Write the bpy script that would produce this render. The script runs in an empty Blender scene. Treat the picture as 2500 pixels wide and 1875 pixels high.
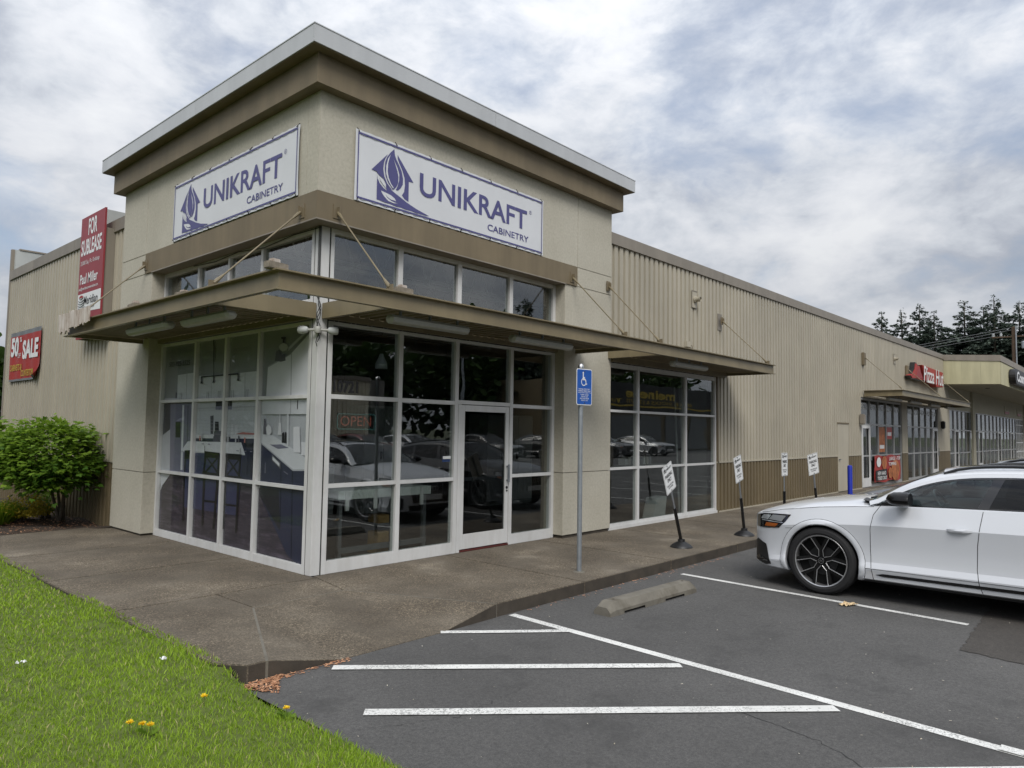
import bpy, bmesh, math, random
import numpy as np
from mathutils import Vector, Matrix
random.seed(7); RNG = np.random.default_rng(7)
SC = bpy.context.scene
COL = SC.collection
rad = math.radians

# ---------------------------------------------------------------- camera
CAM = Vector((-4.581, -7.216, 1.749)); YAW, PIT, ROL = 0.7319, 0.0637, 0.0155
F_ = Vector((math.cos(YAW)*math.cos(PIT), math.sin(YAW)*math.cos(PIT), math.sin(PIT)))
R_ = Vector((math.sin(YAW), -math.cos(YAW), 0)); U_ = R_.cross(F_)
R2 = R_*math.cos(ROL) + U_*math.sin(ROL); U2 = -R_*math.sin(ROL) + U_*math.cos(ROL)
cd = bpy.data.cameras.new('camera'); cam = bpy.data.objects.new('camera', cd); COL.objects.link(cam)
cd.sensor_width = 36; cd.lens = 1750.8/2500*36; cd.clip_start = .05; cd.clip_end = 3000
mw = Matrix((R2, U2, -F_)).transposed().to_4x4(); mw.translation = CAM
cam.matrix_world = mw; SC.camera = cam

# ---------------------------------------------------------------- light
SUN_EL, SUN_AZ = rad(47), rad(228)          # azimuth counted from +X towards +Y: light comes from behind the viewer
sd = Vector((math.cos(SUN_AZ)*math.cos(SUN_EL), math.sin(SUN_AZ)*math.cos(SUN_EL), math.sin(SUN_EL)))
sl = bpy.data.lights.new('sun', 'SUN'); sl.energy = 1.5; sl.angle = rad(28); sl.color = (1, .965, .91)
so = bpy.data.objects.new('sun', sl); COL.objects.link(so); so.location = (0, 0, 40)
so.rotation_euler = (-sd).to_track_quat('-Z', 'Y').to_euler()
W_ = bpy.data.worlds.new('World'); SC.world = W_; W_.use_nodes = True
def world():
    nt = W_.node_tree; nt.nodes.clear(); N = nt.nodes.new; L = nt.links.new
    out = N('ShaderNodeOutputWorld'); mix = N('ShaderNodeMixShader'); L(mix.outputs[0], out.inputs[0])
    sky = N('ShaderNodeTexSky'); sky.sky_type = 'NISHITA'; sky.sun_disc = False
    sky.sun_elevation = SUN_EL; sky.sun_rotation = math.pi/2 - SUN_AZ; sky.dust_density = 2.5; sky.air_density = 1.0
    b1 = N('ShaderNodeBackground'); b1.inputs[1].default_value = .13; L(sky.outputs[0], b1.inputs[0]); L(b1.outputs[0], mix.inputs[1])
    tc = N('ShaderNodeTexCoord'); sep = N('ShaderNodeSeparateXYZ'); L(tc.outputs['Generated'], sep.inputs[0])
    def math_(op, a, b=None, clamp=False):
        m = N('ShaderNodeMath'); m.operation = op; m.use_clamp = clamp
        for i, v in enumerate((a, b)):
            if v is None: continue
            if isinstance(v, (int, float)): m.inputs[i].default_value = v
            else: L(v, m.inputs[i])
        return m.outputs[0]
    zc = math_('MAXIMUM', sep.outputs[2], 0.0)
    # cloud field: the view direction, flattened towards the horizon so that banks look layered there
    cb = N('ShaderNodeCombineXYZ'); L(sep.outputs[0], cb.inputs[0]); L(sep.outputs[1], cb.inputs[1]); L(math_('MULTIPLY', zc, 1.9), cb.inputs[2])
    def noise(scale, detail, rough, dist, off):
        mp = N('ShaderNodeMapping'); mp.inputs['Location'].default_value = off; L(cb.outputs[0], mp.inputs[0])
        n = N('ShaderNodeTexNoise'); n.noise_dimensions = '3D'; L(mp.outputs[0], n.inputs['Vector'])
        n.inputs['Scale'].default_value = scale; n.inputs['Detail'].default_value = detail
        n.inputs['Roughness'].default_value = rough; n.inputs['Distortion'].default_value = dist
        return n.outputs[0]
    def ramp(v, stops):
        r = N('ShaderNodeValToRGB'); L(v, r.inputs[0]); e = r.color_ramp.elements
        while len(e) < len(stops): e.new(.5)
        for i, (p, c) in enumerate(stops): e[i].position = p; e[i].color = (*c, 1)
        return r.outputs[0]
    big = noise(2.0, 3, .5, .2, (SKYX, SKYY, 0)); mid = noise(5.0, 9, .56, .25, (3.1, 7.4, 0)); fine = noise(15, 8, .6, .3, (1.7, 2.2, 0))
    den_ = math_('ADD', math_('MULTIPLY', big, .50), math_('ADD', math_('MULTIPLY', mid, .36), math_('MULTIPLY', fine, .14)))
    cover = ramp(den_, [(.35, (.58, .58, .58)), (.49, (1, 1, 1))])
    shade = math_('ADD', math_('MULTIPLY', mid, .62), math_('ADD', math_('MULTIPLY', noise(2.4, 4, .5, .2, (9.1, 4.4, 0)), .18), math_('MULTIPLY', fine, .20)))
    ccol = ramp(shade, [(.36, (.31, .345, .41)), (.44, (.415, .445, .505)), (.50, (.53, .56, .61)), (.555, (.625, .645, .685)), (.64, (.71, .725, .75))])
    b2 = N('ShaderNodeBackground'); L(ccol, b2.inputs[0])
    # overcast skies brighten towards the zenith
    L(math_('ADD', math_('MULTIPLY', zc, .78), .50), b2.inputs[1])
    L(cover, mix.inputs[0]); L(b2.outputs[0], mix.inputs[2])
SKYX, SKYY = 2.3, 5.2
world()
vs = SC.view_settings; vs.view_transform = 'Standard'; vs.look = 'None'; vs.exposure = 0.72; vs.gamma = 1; vs.use_curve_mapping = False
SC.cycles.max_bounces = 8; SC.cycles.transparent_max_bounces = 24; SC.cycles.glossy_bounces = 5; SC.cycles.diffuse_bounces = 4
SC.cycles.caustics_reflective = False; SC.cycles.caustics_refractive = False; SC.cycles.use_denoising = True

# ---------------------------------------------------------------- materials
def srgb(r, g, b):
    f = lambda c: (c/255/12.92 if c/255 <= .04045 else ((c/255+.055)/1.055)**2.4)
    return (f(r), f(g), f(b))
def nmat(name):
    m = bpy.data.materials.new(name); m.use_nodes = True; nt = m.node_tree
    return m, nt, nt.nodes['Principled BSDF'], nt.nodes.new, nt.links.new
def tnoise(nt, scale, detail=4, rough=.55, vec=None, stretch=None):
    N, L = nt.nodes.new, nt.links.new
    n = N('ShaderNodeTexNoise'); n.inputs['Scale'].default_value = scale; n.inputs['Detail'].default_value = detail; n.inputs['Roughness'].default_value = rough
    tc = next((x for x in nt.nodes if x.type == 'TEX_COORD'), None) or N('ShaderNodeTexCoord')
    if stretch:
        mp = N('ShaderNodeMapping'); mp.inputs['Scale'].default_value = stretch; L(tc.outputs['Object'], mp.inputs[0]); L(mp.outputs[0], n.inputs['Vector'])
    else: L(tc.outputs['Object'], n.inputs['Vector'])
    return n.outputs[0]
def ramp(nt, v, stops):
    r = nt.nodes.new('ShaderNodeValToRGB'); nt.links.new(v, r.inputs[0]); e = r.color_ramp.elements
    while len(e) < len(stops): e.new(.5)
    for i, (p, c) in enumerate(stops): e[i].position = p; e[i].color = (*c, 1) if len(c) == 3 else c
    return r.outputs[0]
def mixc(nt, fac, a, b, mode='MIX'):
    m = nt.nodes.new('ShaderNodeMix'); m.data_type = 'RGBA'; m.blend_type = mode; L = nt.links.new
    for s, v in ((0, fac), (6, a), (7, b)):
        if isinstance(v, (int, float)): m.inputs[s].default_value = v
        elif isinstance(v, tuple): m.inputs[s].default_value = (*v, 1)
        else: L(v, m.inputs[s])
    return m.outputs[2]
def bump(nt, v, strength, dist, bs):
    b = nt.nodes.new('ShaderNodeBump'); b.inputs['Strength'].default_value = strength; b.inputs['Distance'].default_value = dist
    nt.links.new(v, b.inputs['Height']); nt.links.new(b.outputs[0], bs.inputs['Normal'])
def mat(name, col, rough=.6, metal=0., var=.12, vscale=2.0, bmp=0., bscale=60, coat=0., spec=.5, streak=0., dirt=None, dscale=1.3, vary=0.):
    """plain surface: colour broken up by two noises, optional vertical streaks, dirt patches and fine relief"""
    m, nt, bs, N, L = nmat(name)
    bs.inputs['Roughness'].default_value = rough; bs.inputs['Metallic'].default_value = metal
    bs.inputs['Coat Weight'].default_value = coat; bs.inputs['Coat Roughness'].default_value = .04; bs.inputs['Specular IOR Level'].default_value = spec
    lo = tuple(c*(1-var) for c in col); hi = tuple(min(1, c*(1+var)) for c in col)
    c = ramp(nt, tnoise(nt, vscale, 6, .6), [(.3, lo), (.7, hi)])
    if streak:
        s = ramp(nt, tnoise(nt, 1.0, 5, .6, stretch=(3, 3, .35)), [(.42, (1-streak,)*3), (.62, (1, 1, 1))])
        c = mixc(nt, 1.0, c, s, 'MULTIPLY')
    if dirt:
        d = ramp(nt, tnoise(nt, dscale, 7, .65), [(.52, (0, 0, 0)), (.72, (1, 1, 1))])
        c = mixc(nt, d, c, dirt)
    if vary:
        oi = N('ShaderNodeObjectInfo'); c = mixc(nt, 1.0, c, ramp(nt, oi.outputs['Random'], [(0, (1-vary,)*3), (1, (1+vary*.5,)*3)]), 'MULTIPLY')   # each sheet aged a little differently
    L(c, bs.inputs['Base Color'])
    if bmp: bump(nt, tnoise(nt, bscale, 3, .6), bmp, .004, bs)
    return m
def glass_mat(name, tint=(.72, .76, .75), ior=1.52, rough=.0):
    """window pane: clear straight-through view with tint, mirror reflection by Fresnel"""
    m = bpy.data.materials.new(name); m.use_nodes = True; nt = m.node_tree; nt.nodes.clear(); N, L = nt.nodes.new, nt.links.new
    o = N('ShaderNodeOutputMaterial'); mx = N('ShaderNodeMixShader'); L(mx.outputs[0], o.inputs[0])
    fr = N('ShaderNodeFresnel'); ge = N('ShaderNodeNewGeometry'); mr = N('ShaderNodeMapRange'); mr.inputs[3].default_value = ior; mr.inputs[4].default_value = 1/ior
    L(ge.outputs['Backfacing'], mr.inputs[0]); L(mr.outputs[0], fr.inputs[0]); L(fr.outputs[0], mx.inputs[0])   # a thin pane: same Fresnel on entry and exit
    t = N('ShaderNodeBsdfTransparent'); t.inputs[0].default_value = (*tint, 1); g = N('ShaderNodeBsdfGlossy'); g.inputs['Roughness'].default_value = rough
    L(t.outputs[0], mx.inputs[1]); L(g.outputs[0], mx.inputs[2])
    tc = N('ShaderNodeTexCoord'); n = N('ShaderNodeTexNoise'); n.inputs['Scale'].default_value = 1.6; n.inputs['Detail'].default_value = 1; L(tc.outputs['Object'], n.inputs['Vector'])
    b = N('ShaderNodeBump'); b.inputs['Strength'].default_value = .06; b.inputs['Distance'].default_value = .02; L(n.outputs[0], b.inputs['Height']); L(b.outputs[0], g.inputs['Normal'])
    return m
def emis(name, col, st):
    m = bpy.data.materials.new(name); m.use_nodes = True; nt = m.node_tree; bs = nt.nodes['Principled BSDF']
    bs.inputs['Base Color'].default_value = (*col, 1); bs.inputs['Emission Color'].default_value = (*col, 1); bs.inputs['Emission Strength'].default_value = st
    return m
M = {}
def stucco():
    m, nt, bs, N, L = nmat('stucco'); bs.inputs['Roughness'].default_value = .9
    c = ramp(nt, tnoise(nt, 1.1, 8, .62), [(.25, (.400, .375, .312)), (.5, (.445, .420, .352)), (.75, (.485, .460, .392))])
    s = ramp(nt, tnoise(nt, 1.0, 6, .65, stretch=(2.2, 2.2, .5)), [(.36, (.80, .80, .78)), (.58, (1, 1, 1))])
    c = mixc(nt, .16, c, s, 'MULTIPLY')
    sp = ramp(nt, tnoise(nt, 26, 5, .7), [(.3, (.82, .82, .80)), (.6, (1.06, 1.06, 1.05))])
    L(mixc(nt, .8, c, sp, 'MULTIPLY'), bs.inputs['Base Color']); bump(nt, tnoise(nt, 120, 4, .7), .25, .004, bs); return m
def asphalt(name='asphalt', base=.096, warm=(1, .985, .965)):
    m, nt, bs, N, L = nmat(name); bs.inputs['Roughness'].default_value = .88; bs.inputs['Specular IOR Level'].default_value = .35
    k = lambda f: tuple(base*f*w for w in warm)
    c = ramp(nt, tnoise(nt, .42, 8, .62), [(.28, k(.80)), (.5, k(1.0)), (.72, k(1.22))])
    sp = ramp(nt, tnoise(nt, 150, 3, .8), [(.30, (.55, .55, .55)), (.52, (1, 1, 1)), (.66, (1.15, 1.14, 1.1)), (.75, (2.6, 2.5, 2.4))])
    c = mixc(nt, .9, c, sp, 'MULTIPLY')
    c = mixc(nt, .75, c, ramp(nt, tnoise(nt, 42, 4, .85), [(.30, (.55, .55, .55)), (.5, (1, 1, 1)), (.70, (1.45, 1.43, 1.4))]), 'MULTIPLY')
    st = ramp(nt, tnoise(nt, 1.9, 6, .7), [(.54, (0, 0, 0)), (.76, (1, 1, 1))])
    c = mixc(nt, st, c, k(.58)); L(c, bs.inputs['Base Color'])
    bump(nt, tnoise(nt, 140, 4, .75), .7, .006, bs); return m
def aggregate():
    m, nt, bs, N, L = nmat('exposed_aggregate_concrete'); bs.inputs['Roughness'].default_value = .85
    c = ramp(nt, tnoise(nt, .9, 8, .62), [(.25, (.070, .057, .042)), (.45, (.103, .087, .066)), (.58, (.138, .118, .091)), (.72, (.24, .212, .168))])
    v = N('ShaderNodeTexVoronoi'); v.inputs['Scale'].default_value = 95; v.inputs['Randomness'].default_value = 1
    tc = next(x for x in nt.nodes if x.type == 'TEX_COORD'); L(tc.outputs['Object'], v.inputs['Vector'])
    sh = N('ShaderNodeSeparateColor'); L(v.outputs['Color'], sh.inputs[0])
    peb = ramp(nt, sh.outputs[0], [(.0, (.55, .52, .48)), (.55, (1, .98, .94)), (.82, (1.35, 1.3, 1.22)), (.95, (2.1, 2.05, 1.95))])
    where = ramp(nt, tnoise(nt, 1.25, 5, .6), [(.38, (.25,)*3), (.6, (1, 1, 1))])
    c = mixc(nt, where, c, mixc(nt, 1.0, c, peb, 'MULTIPLY'))
    c = mixc(nt, .8, c, ramp(nt, tnoise(nt, 46, 5, .85), [(.28, (.5, .5, .5)), (.5, (1, 1, 1)), (.72, (1.7, 1.66, 1.6))]), 'MULTIPLY'); L(c, bs.inputs['Base Color'])
    bump(nt, v.outputs['Distance'], .5, .006, bs); return m
def road_paint():
    m, nt, bs, N, L = nmat('worn_road_paint'); bs.inputs['Roughness'].default_value = .8
    w = ramp(nt, tnoise(nt, 38, 6, .8), [(.37, (0, 0, 0)), (.42, (1, 1, 1))])
    w2 = ramp(nt, tnoise(nt, 2.2, 4, .6), [(.30, (0, 0, 0)), (.62, (1, 1, 1))])
    f = mixc(nt, w2, mixc(nt, 1.0, w, ramp(nt, tnoise(nt, 60, 5, .8), [(.43, (0, 0, 0)), (.50, (1, 1, 1))]), 'MULTIPLY'), w)
    c = ramp(nt, tnoise(nt, 3, 5, .6), [(.3, (.60, .60, .575)), (.7, (.76, .76, .735))])
    L(mixc(nt, f, (.06, .06, .058), c), bs.inputs['Base Color']); bump(nt, tnoise(nt, 140, 4, .75), .4, .004, bs); return m
def chipped(name, col):
    m, nt, bs, N, L = nmat(name); bs.inputs['Roughness'].default_value = .45
    c = ramp(nt, tnoise(nt, 1.6, 6, .6), [(.3, tuple(v*.86 for v in col)), (.7, col)])
    d = ramp(nt, tnoise(nt, 30, 5, .75), [(.70, (0, 0, 0)), (.735, (1, 1, 1))])
    st = ramp(nt, tnoise(nt, 2.2, 6, .65, stretch=(3, 3, .7)), [(.36, (.80, .78, .75)), (.56, (1, 1, 1))])
    c = mixc(nt, .4, c, st, 'MULTIPLY'); L(mixc(nt, d, c, (.05, .045, .04)), bs.inputs['Base Color']); return m
def wood_weathered():
    m, nt, bs, N, L = nmat('weathered_plywood'); bs.inputs['Roughness'].default_value = .9
    c = ramp(nt, tnoise(nt, 9, 7, .7, stretch=(1, 1, .3)), [(.32, (.16, .10, .065)), (.45, (.42, .36, .31)), (.7, (.60, .56, .52))])
    L(c, bs.inputs['Base Color']); bump(nt, tnoise(nt, 40, 5, .7), .6, .004, bs); return m
def leafmat(name, a, b, tr=.35, dry=None):
    m = bpy.data.materials.new(name); m.use_nodes = True; nt = m.node_tree; bs = nt.nodes['Principled BSDF']; N, L = nt.nodes.new, nt.links.new
    g = N('ShaderNodeObjectInfo'); at = N('ShaderNodeAttribute'); at.attribute_name = 'hue'; at.attribute_type = 'GEOMETRY'
    c = ramp(nt, at.outputs['Fac'], [(0, a), (1, b)] if not dry else [(0, a), (.93, b), (.97, dry)])
    L(c, bs.inputs['Base Color']); bs.inputs['Roughness'].default_value = .55; bs.inputs['Specular IOR Level'].default_value = .35
    o = nt.nodes['Material Output']; t = N('ShaderNodeBsdfTranslucent'); L(c, t.inputs[0]); mx = N('ShaderNodeMixShader'); mx.inputs[0].default_value = tr
    L(bs.outputs[0], mx.inputs[1]); L(t.outputs[0], mx.inputs[2]); L(mx.outputs[0], o.inputs[0]); return m
def carpaint(name, col, flake=0.):
    m, nt, bs, N, L = nmat(name); bs.inputs['Base Color'].default_value = (*col, 1); bs.inputs['Roughness'].default_value = .32
    bs.inputs['Coat Weight'].default_value = 1; bs.inputs['Coat Roughness'].default_value = .025; bs.inputs['Metallic'].default_value = flake
    return m
M['stucco'] = stucco(); M['asphalt'] = asphalt(); M['patch'] = asphalt('asphalt_patch', .064, (1, .92, .84)); M['agg'] = aggregate(); M['line'] = road_paint()
M['brown'] = mat('brown_trim_paint', (.185, .147, .090), .62, var=.10, vscale=1.6, streak=.16, bmp=.1, bscale=90)
M['steelbrown'] = mat('tan_steel_paint', (.212, .174, .104), .42, var=.10, vscale=2.3, streak=.14, bmp=.05, bscale=40)
M['cornice'] = mat('pale_grey_metal', (.47, .485, .50), .38, var=.05, vscale=.8, streak=.08)
M['tan'] = mat('tan_corrugated_metal', (.405, .370, .292), .48, var=.08, vscale=.7, streak=.07, vary=.06)
M['umber'] = mat('brown_corrugated_metal', (.150, .117, .066), .5, var=.12, vscale=.9, streak=.10, vary=.08)
M['cap'] = mat('taupe_parapet_metal', (.245, .217, .178), .5, var=.07, vscale=.7, streak=.12, vary=.08)
M['cream'] = mat('cream_panel_paint', (.50, .47, .30), .7, var=.05, vscale=1.2, streak=.12)
M['creamd'] = mat('beige_soffit_paint', (.36, .34, .26), .8, var=.06)
M['frame'] = chipped('white_aluminium_frame', (.66, .665, .66))
M['framem'] = mat('mill_aluminium_frame', (.36, .365, .365), .45, metal=.2); M['framed'] = mat('grey_aluminium_gasket', (.20, .21, .22), .45, metal=.3)
M['gap'] = mat('black_rubber_seal', (.012, .012, .012), .8)
M['glass'] = glass_mat('shop_glass', (.82, .85, .84), 2.05); M['glassd'] = glass_mat('door_glass', (.50, .52, .52), 1.7); M['glassf'] = glass_mat('far_shop_glass', (.80, .83, .82), 1.38); M['clear'] = glass_mat('clear_glass', (.96, .97, .97), 1.22)
M['dark'] = mat('interior_dark', (.028, .028, .030), .8); M['intwall'] = mat('interior_wall', (.16, .165, .165), .8, var=.08); M['intfloor'] = mat('interior_floor', (.045, .042, .04), .35, var=.2)
M['joist'] = mat('interior_joist_paint', (.42, .44, .45), .6)
M['sheetrock'] = mat('white_partition', (.42, .44, .43), .8)
M['galv'] = mat('galvanised_steel', (.30, .325, .35), .42, metal=.55, var=.15, vscale=8)
M['black'] = mat('black_plastic', (.012, .012, .013), .45, var=.2, vscale=6); M['blackg'] = mat('gloss_black', (.006, .006, .007), .08, var=0, coat=.6)
M['wheelblack'] = mat('wheel_black', (.005, .005, .005), .6, var=0, spec=.2); M['mirrorblack'] = mat('satin_black', (.004, .004, .004), .22, var=0, spec=.35); M['rubber'] = mat('tyre_rubber', (.010, .010, .011), .8, var=.2, vscale=10)
M['white'] = mat('white_sign_face', (.72, .73, .73), .4, var=.03); M['banner'] = mat('white_vinyl_banner', (.62, .635, .66), .45, var=.04, vscale=1.5)
M['navyp'] = mat('indigo_print', (.075, .073, .205), .5, var=.06, vscale=3); M['printblack'] = mat('black_print', (.012, .012, .014), .5, var=0)
M['blue'] = mat('sign_blue', (.010, .085, .37), .38, var=.06); M['bluepost'] = mat('blue_bollard_paint', (.014, .030, .36), .45, var=.1)
M['conc'] = mat('precast_concrete', (.155, .143, .118), .9, var=.18, vscale=5, bmp=.5, bscale=90, dirt=(.10, .088, .066), dscale=4)
M['kerb'] = mat('dark_kerb_concrete', (.050, .041, .031), .9, var=.35, vscale=4, bmp=.8, bscale=70)
M['red'] = mat('faded_red_board', (.265, .035, .045), .5, var=.08); M['red2'] = mat('red_banner', (.33, .030, .026), .5, var=.06); M['yellow'] = mat('yellow_print', (.46, .33, .04), .5, var=0)
M['silver'] = mat('chrome_bolt', (.6, .6, .6), .25, metal=1, var=0)
M['lampw'] = mat('lamp_housing', (.34, .34, .31), .5, var=.1, vscale=4); M['lens'] = mat('prismatic_diffuser', (.33, .33, .30), .3, var=.08, vscale=12)
M['ply'] = wood_weathered(); M['brick'] = mat('weathered_block', (.22, .19, .15), .9, var=.35, vscale=14, bmp=.6)
M['grassm'] = leafmat('grass_blade', (.115, .21, .012), (.36, .52, .042), .42, (.52, .47, .22))
M['soil'] = mat('bark_soil', (.040, .027, .018), .95, var=.5, vscale=16, bmp=1.0, bscale=40)
M['lawnbase'] = mat('lawn_thatch', (.085, .115, .018), .95, var=.3, vscale=9)
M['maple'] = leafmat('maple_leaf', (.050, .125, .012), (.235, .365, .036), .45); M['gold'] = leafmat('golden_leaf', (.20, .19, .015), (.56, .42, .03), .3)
M['needle'] = leafmat('hazed_fir_needle', (.040, .060, .048), (.105, .135, .105), .25); M['decid'] = leafmat('broad_leaf', (.016, .040, .008), (.06, .11, .02), .25)  # fir needles paled in colour to stand in for distance haze
M['bark'] = mat('bark', (.085, .072, .055), .9, var=.3, vscale=14, bmp=.8, bscale=30); M['pole'] = mat('creosote_pole', (.085, .055, .035), .9, var=.2, vscale=5)
M['paint_white'] = carpaint('pearl_white_paint', (.585, .605, .64)); M['paint_black'] = carpaint('black_paint', (.010, .010, .012)); M['paint_red'] = carpaint('red_paint', (.20, .012, .014)); M['paint_grey'] = carpaint('grey_paint', (.13, .135, .14), .3); M['paint_silver'] = carpaint('silver_paint', (.42, .43, .44), .3)
M['alu'] = mat('machined_alloy', (.56, .56, .57), .28, metal=.85, var=.03); M['cabin'] = mat('cabin_trim', (.035, .037, .040), .7, var=.1); M['privacy'] = glass_mat('privacy_glass', (.10, .10, .11), 1.5); M['carglass'] = glass_mat('car_glass', (.50, .58, .57), 1.7)
M['amber'] = mat('amber_reflector', (.24, .065, .012), .25, var=.05); M['headlens'] = mat('headlamp_reflector', (.55, .58, .60), .12, metal=.7, var=.1)
M['paper'] = mat('crumpled_paper', (.58, .44, .26), .8, var=.12, vscale=20); M['chip'] = leafmat('wood_chip', (.26, .11, .055), (.60, .34, .20), .0); M['petal'] = leafmat('dry_petal', (.40, .34, .24), (.70, .66, .56), .0)
M['dandel'] = mat('dandelion_yellow', (.80, .56, .01), .6, var=.05); M['cable'] = mat('cable_black', (.01, .01, .01), .6, var=0)

# ---------------------------------------------------------------- mesh helpers
def wloc(o):
    v = Vector((0, 0, 0))
    while o: v = v + o.location; o = o.parent
    return v
def tag(o, label=None, cat=None, group=None, kind=None):
    for k, v in (('label', label), ('category', cat), ('group', group), ('kind', kind)):
        if v: o[k] = v
    return o
def thing(name, label, cat, loc=(0, 0, 0), group=None):
    o = bpy.data.objects.new(name, None); COL.objects.link(o); o.location = loc; o.empty_display_size = .2
    return tag(o, label, cat, group)
class MB:
    def __init__(s): s.v = []; s.f = []; s.m = []
    def add(s, V, F, m=0):
        b = len(s.v); s.v += [tuple(p) for p in V]; s.f += [tuple(i+b for i in f) for f in F]; s.m += [m]*len(F); return s
    def box(s, x0, x1, y0, y1, z0, z1, m=0):
        V = [(x, y, z) for z in (z0, z1) for y in (y0, y1) for x in (x0, x1)]
        return s.add(V, [(0, 2, 3, 1), (4, 5, 7, 6), (0, 1, 5, 4), (2, 6, 7, 3), (0, 4, 6, 2), (1, 3, 7, 5)], m)
    def poly(s, P, m=0): return s.add(P, [tuple(range(len(P)))], m)
    def prism(s, P, d, m=0):
        """planar polygon P (3D) pushed along vector d"""
        n = len(P); d = Vector(d); Q = [tuple(Vector(p)+d) for p in P]
        return s.add(list(P)+Q, [tuple(range(n))[::-1], tuple(range(n, 2*n))] + [(i, (i+1) % n, n+(i+1) % n, n+i) for i in range(n)], m)
    def tube(s, path, r, n=8, m=0, cap=True, r2=None):
        path = [Vector(p) for p in path]; k = len(path); base = len(s.v); prev = None
        for i, p in enumerate(path):
            t = (path[min(i+1, k-1)]-path[max(i-1, 0)]).normalized()
            a = prev if prev is not None else (Vector((0, 0, 1)) if abs(t.z) < .9 else Vector((1, 0, 0)))
            u = (a - t*a.dot(t)).normalized(); w = t.cross(u); prev = u
            rr = r if r2 is None else r+(r2-r)*i/(k-1)
            if isinstance(r, (list, tuple)): rr = r[i]
            s.v += [tuple(p+(u*math.cos(2*math.pi*j/n)+w*math.sin(2*math.pi*j/n))*rr) for j in range(n)]
        for i in range(k-1):
            for j in range(n):
                s.f.append((base+i*n+j, base+i*n+(j+1) % n, base+(i+1)*n+(j+1) % n, base+(i+1)*n+j)); s.m.append(m)
        if cap:
            s.f.append(tuple(base+j for j in range(n))[::-1]); s.m.append(m); s.f.append(tuple(base+(k-1)*n+j for j in range(n))); s.m.append(m)
        return s
    def lathe(s, c, prof, n=24, axis='z', m=0, caps=True):
        """profile [(radius, height)] spun about an axis through c"""
        c = Vector(c); base = len(s.v); k = len(prof)
        for r, h in prof:
            for j in range(n):
                a = 2*math.pi*j/n; q = (r*math.cos(a), r*math.sin(a), h)
                if axis == 'x': q = (q[2], q[0], q[1])
                elif axis == 'y': q = (q[1], q[2], q[0])
                s.v.append(tuple(c+Vector(q)))
        for i in range(k-1):
            for j in range(n):
                s.f.append((base+i*n+j, base+i*n+(j+1) % n, base+(i+1)*n+(j+1) % n, base+(i+1)*n+j)); s.m.append(m)
        if caps:
            s.f.append(tuple(base+j for j in range(n))[::-1]); s.m.append(m); s.f.append(tuple(base+(k-1)*n+j for j in range(n))); s.m.append(m)
        return s
    def grid(s, G, m=0, flip=False):
        """G: rows of points"""
        base = len(s.v); R = len(G); Cc = len(G[0])
        for row in G: s.v += [tuple(p) for p in row]
        for i in range(R-1):
            for j in range(Cc-1):
                q = (base+i*Cc+j, base+i*Cc+j+1, base+(i+1)*Cc+j+1, base+(i+1)*Cc+j); s.f.append(q[::-1] if flip else q); s.m.append(m)
        return s
    def build(s, name, mats, parent=None, smooth=None, bevel=0, label=None, kind=None):
        if not isinstance(mats, (list, tuple)): mats = [mats]
        me = bpy.data.meshes.new(name); o_ = wloc(parent) if parent else Vector((0, 0, 0))
        V = np.asarray(s.v, dtype=np.float64).reshape(-1, 3) - np.array(o_)
        me.from_pydata(V.tolist(), [], s.f)
        for x in mats: me.materials.append(M[x] if isinstance(x, str) else x)
        if max(s.m, default=0) > 0: me.polygons.foreach_set('material_index', s.m)
        if bevel:
            bm = bmesh.new(); bm.from_mesh(me); bmesh.ops.remove_doubles(bm, verts=bm.verts, dist=1e-5)
            bmesh.ops.recalc_face_normals(bm, faces=bm.faces)
            ed = [e for e in bm.edges if len(e.link_faces) == 2 and e.calc_face_angle() > .5]
            bmesh.ops.bevel(bm, geom=ed, offset=bevel, segments=2, affect='EDGES', clamp_overlap=True); bm.to_mesh(me); bm.free()
        if smooth:
            me.shade_smooth()
            if smooth is not True: me.set_sharp_from_angle(angle=rad(smooth))
        me.update(); o = bpy.data.objects.new(name, me); COL.objects.link(o)
        if parent: o.parent = parent
        return tag(o, label=label, kind=kind)
def structure(o): o['kind'] = 'structure'; return o
_T = {}
def text_geo(s, bold=0.):
    k = (s, bold)
    if k in _T: return _T[k]
    cu = bpy.data.curves.new('t', 'FONT'); cu.body = s; cu.dimensions = '2D'; cu.fill_mode = 'FRONT'; cu.offset = bold; cu.resolution_u = 4
    o = bpy.data.objects.new('t', cu); COL.objects.link(o)
    dg = bpy.context.evaluated_depsgraph_get(); me = bpy.data.meshes.new_from_object(o.evaluated_get(dg))
    V = np.array([tuple(v.co) for v in me.vertices]); Fc = [tuple(p.vertices) for p in me.polygons]
    V = V[:, :2]-V[:, :2].min(0); V = V/V.max(0)
    bpy.data.objects.remove(o); bpy.data.meshes.remove(me); bpy.data.curves.remove(cu)
    _T[k] = (V, Fc); return _T[k]
def put_text(mb, s, org, right, up, w, h, m=0, bold=0., shear=0.):
    V, Fc = text_geo(s, bold); org, right, up = Vector(org), Vector(right), Vector(up)
    return mb.add([org+right*(x*w+shear*y*h)+up*(y*h) for x, y in V], Fc, m)
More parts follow.
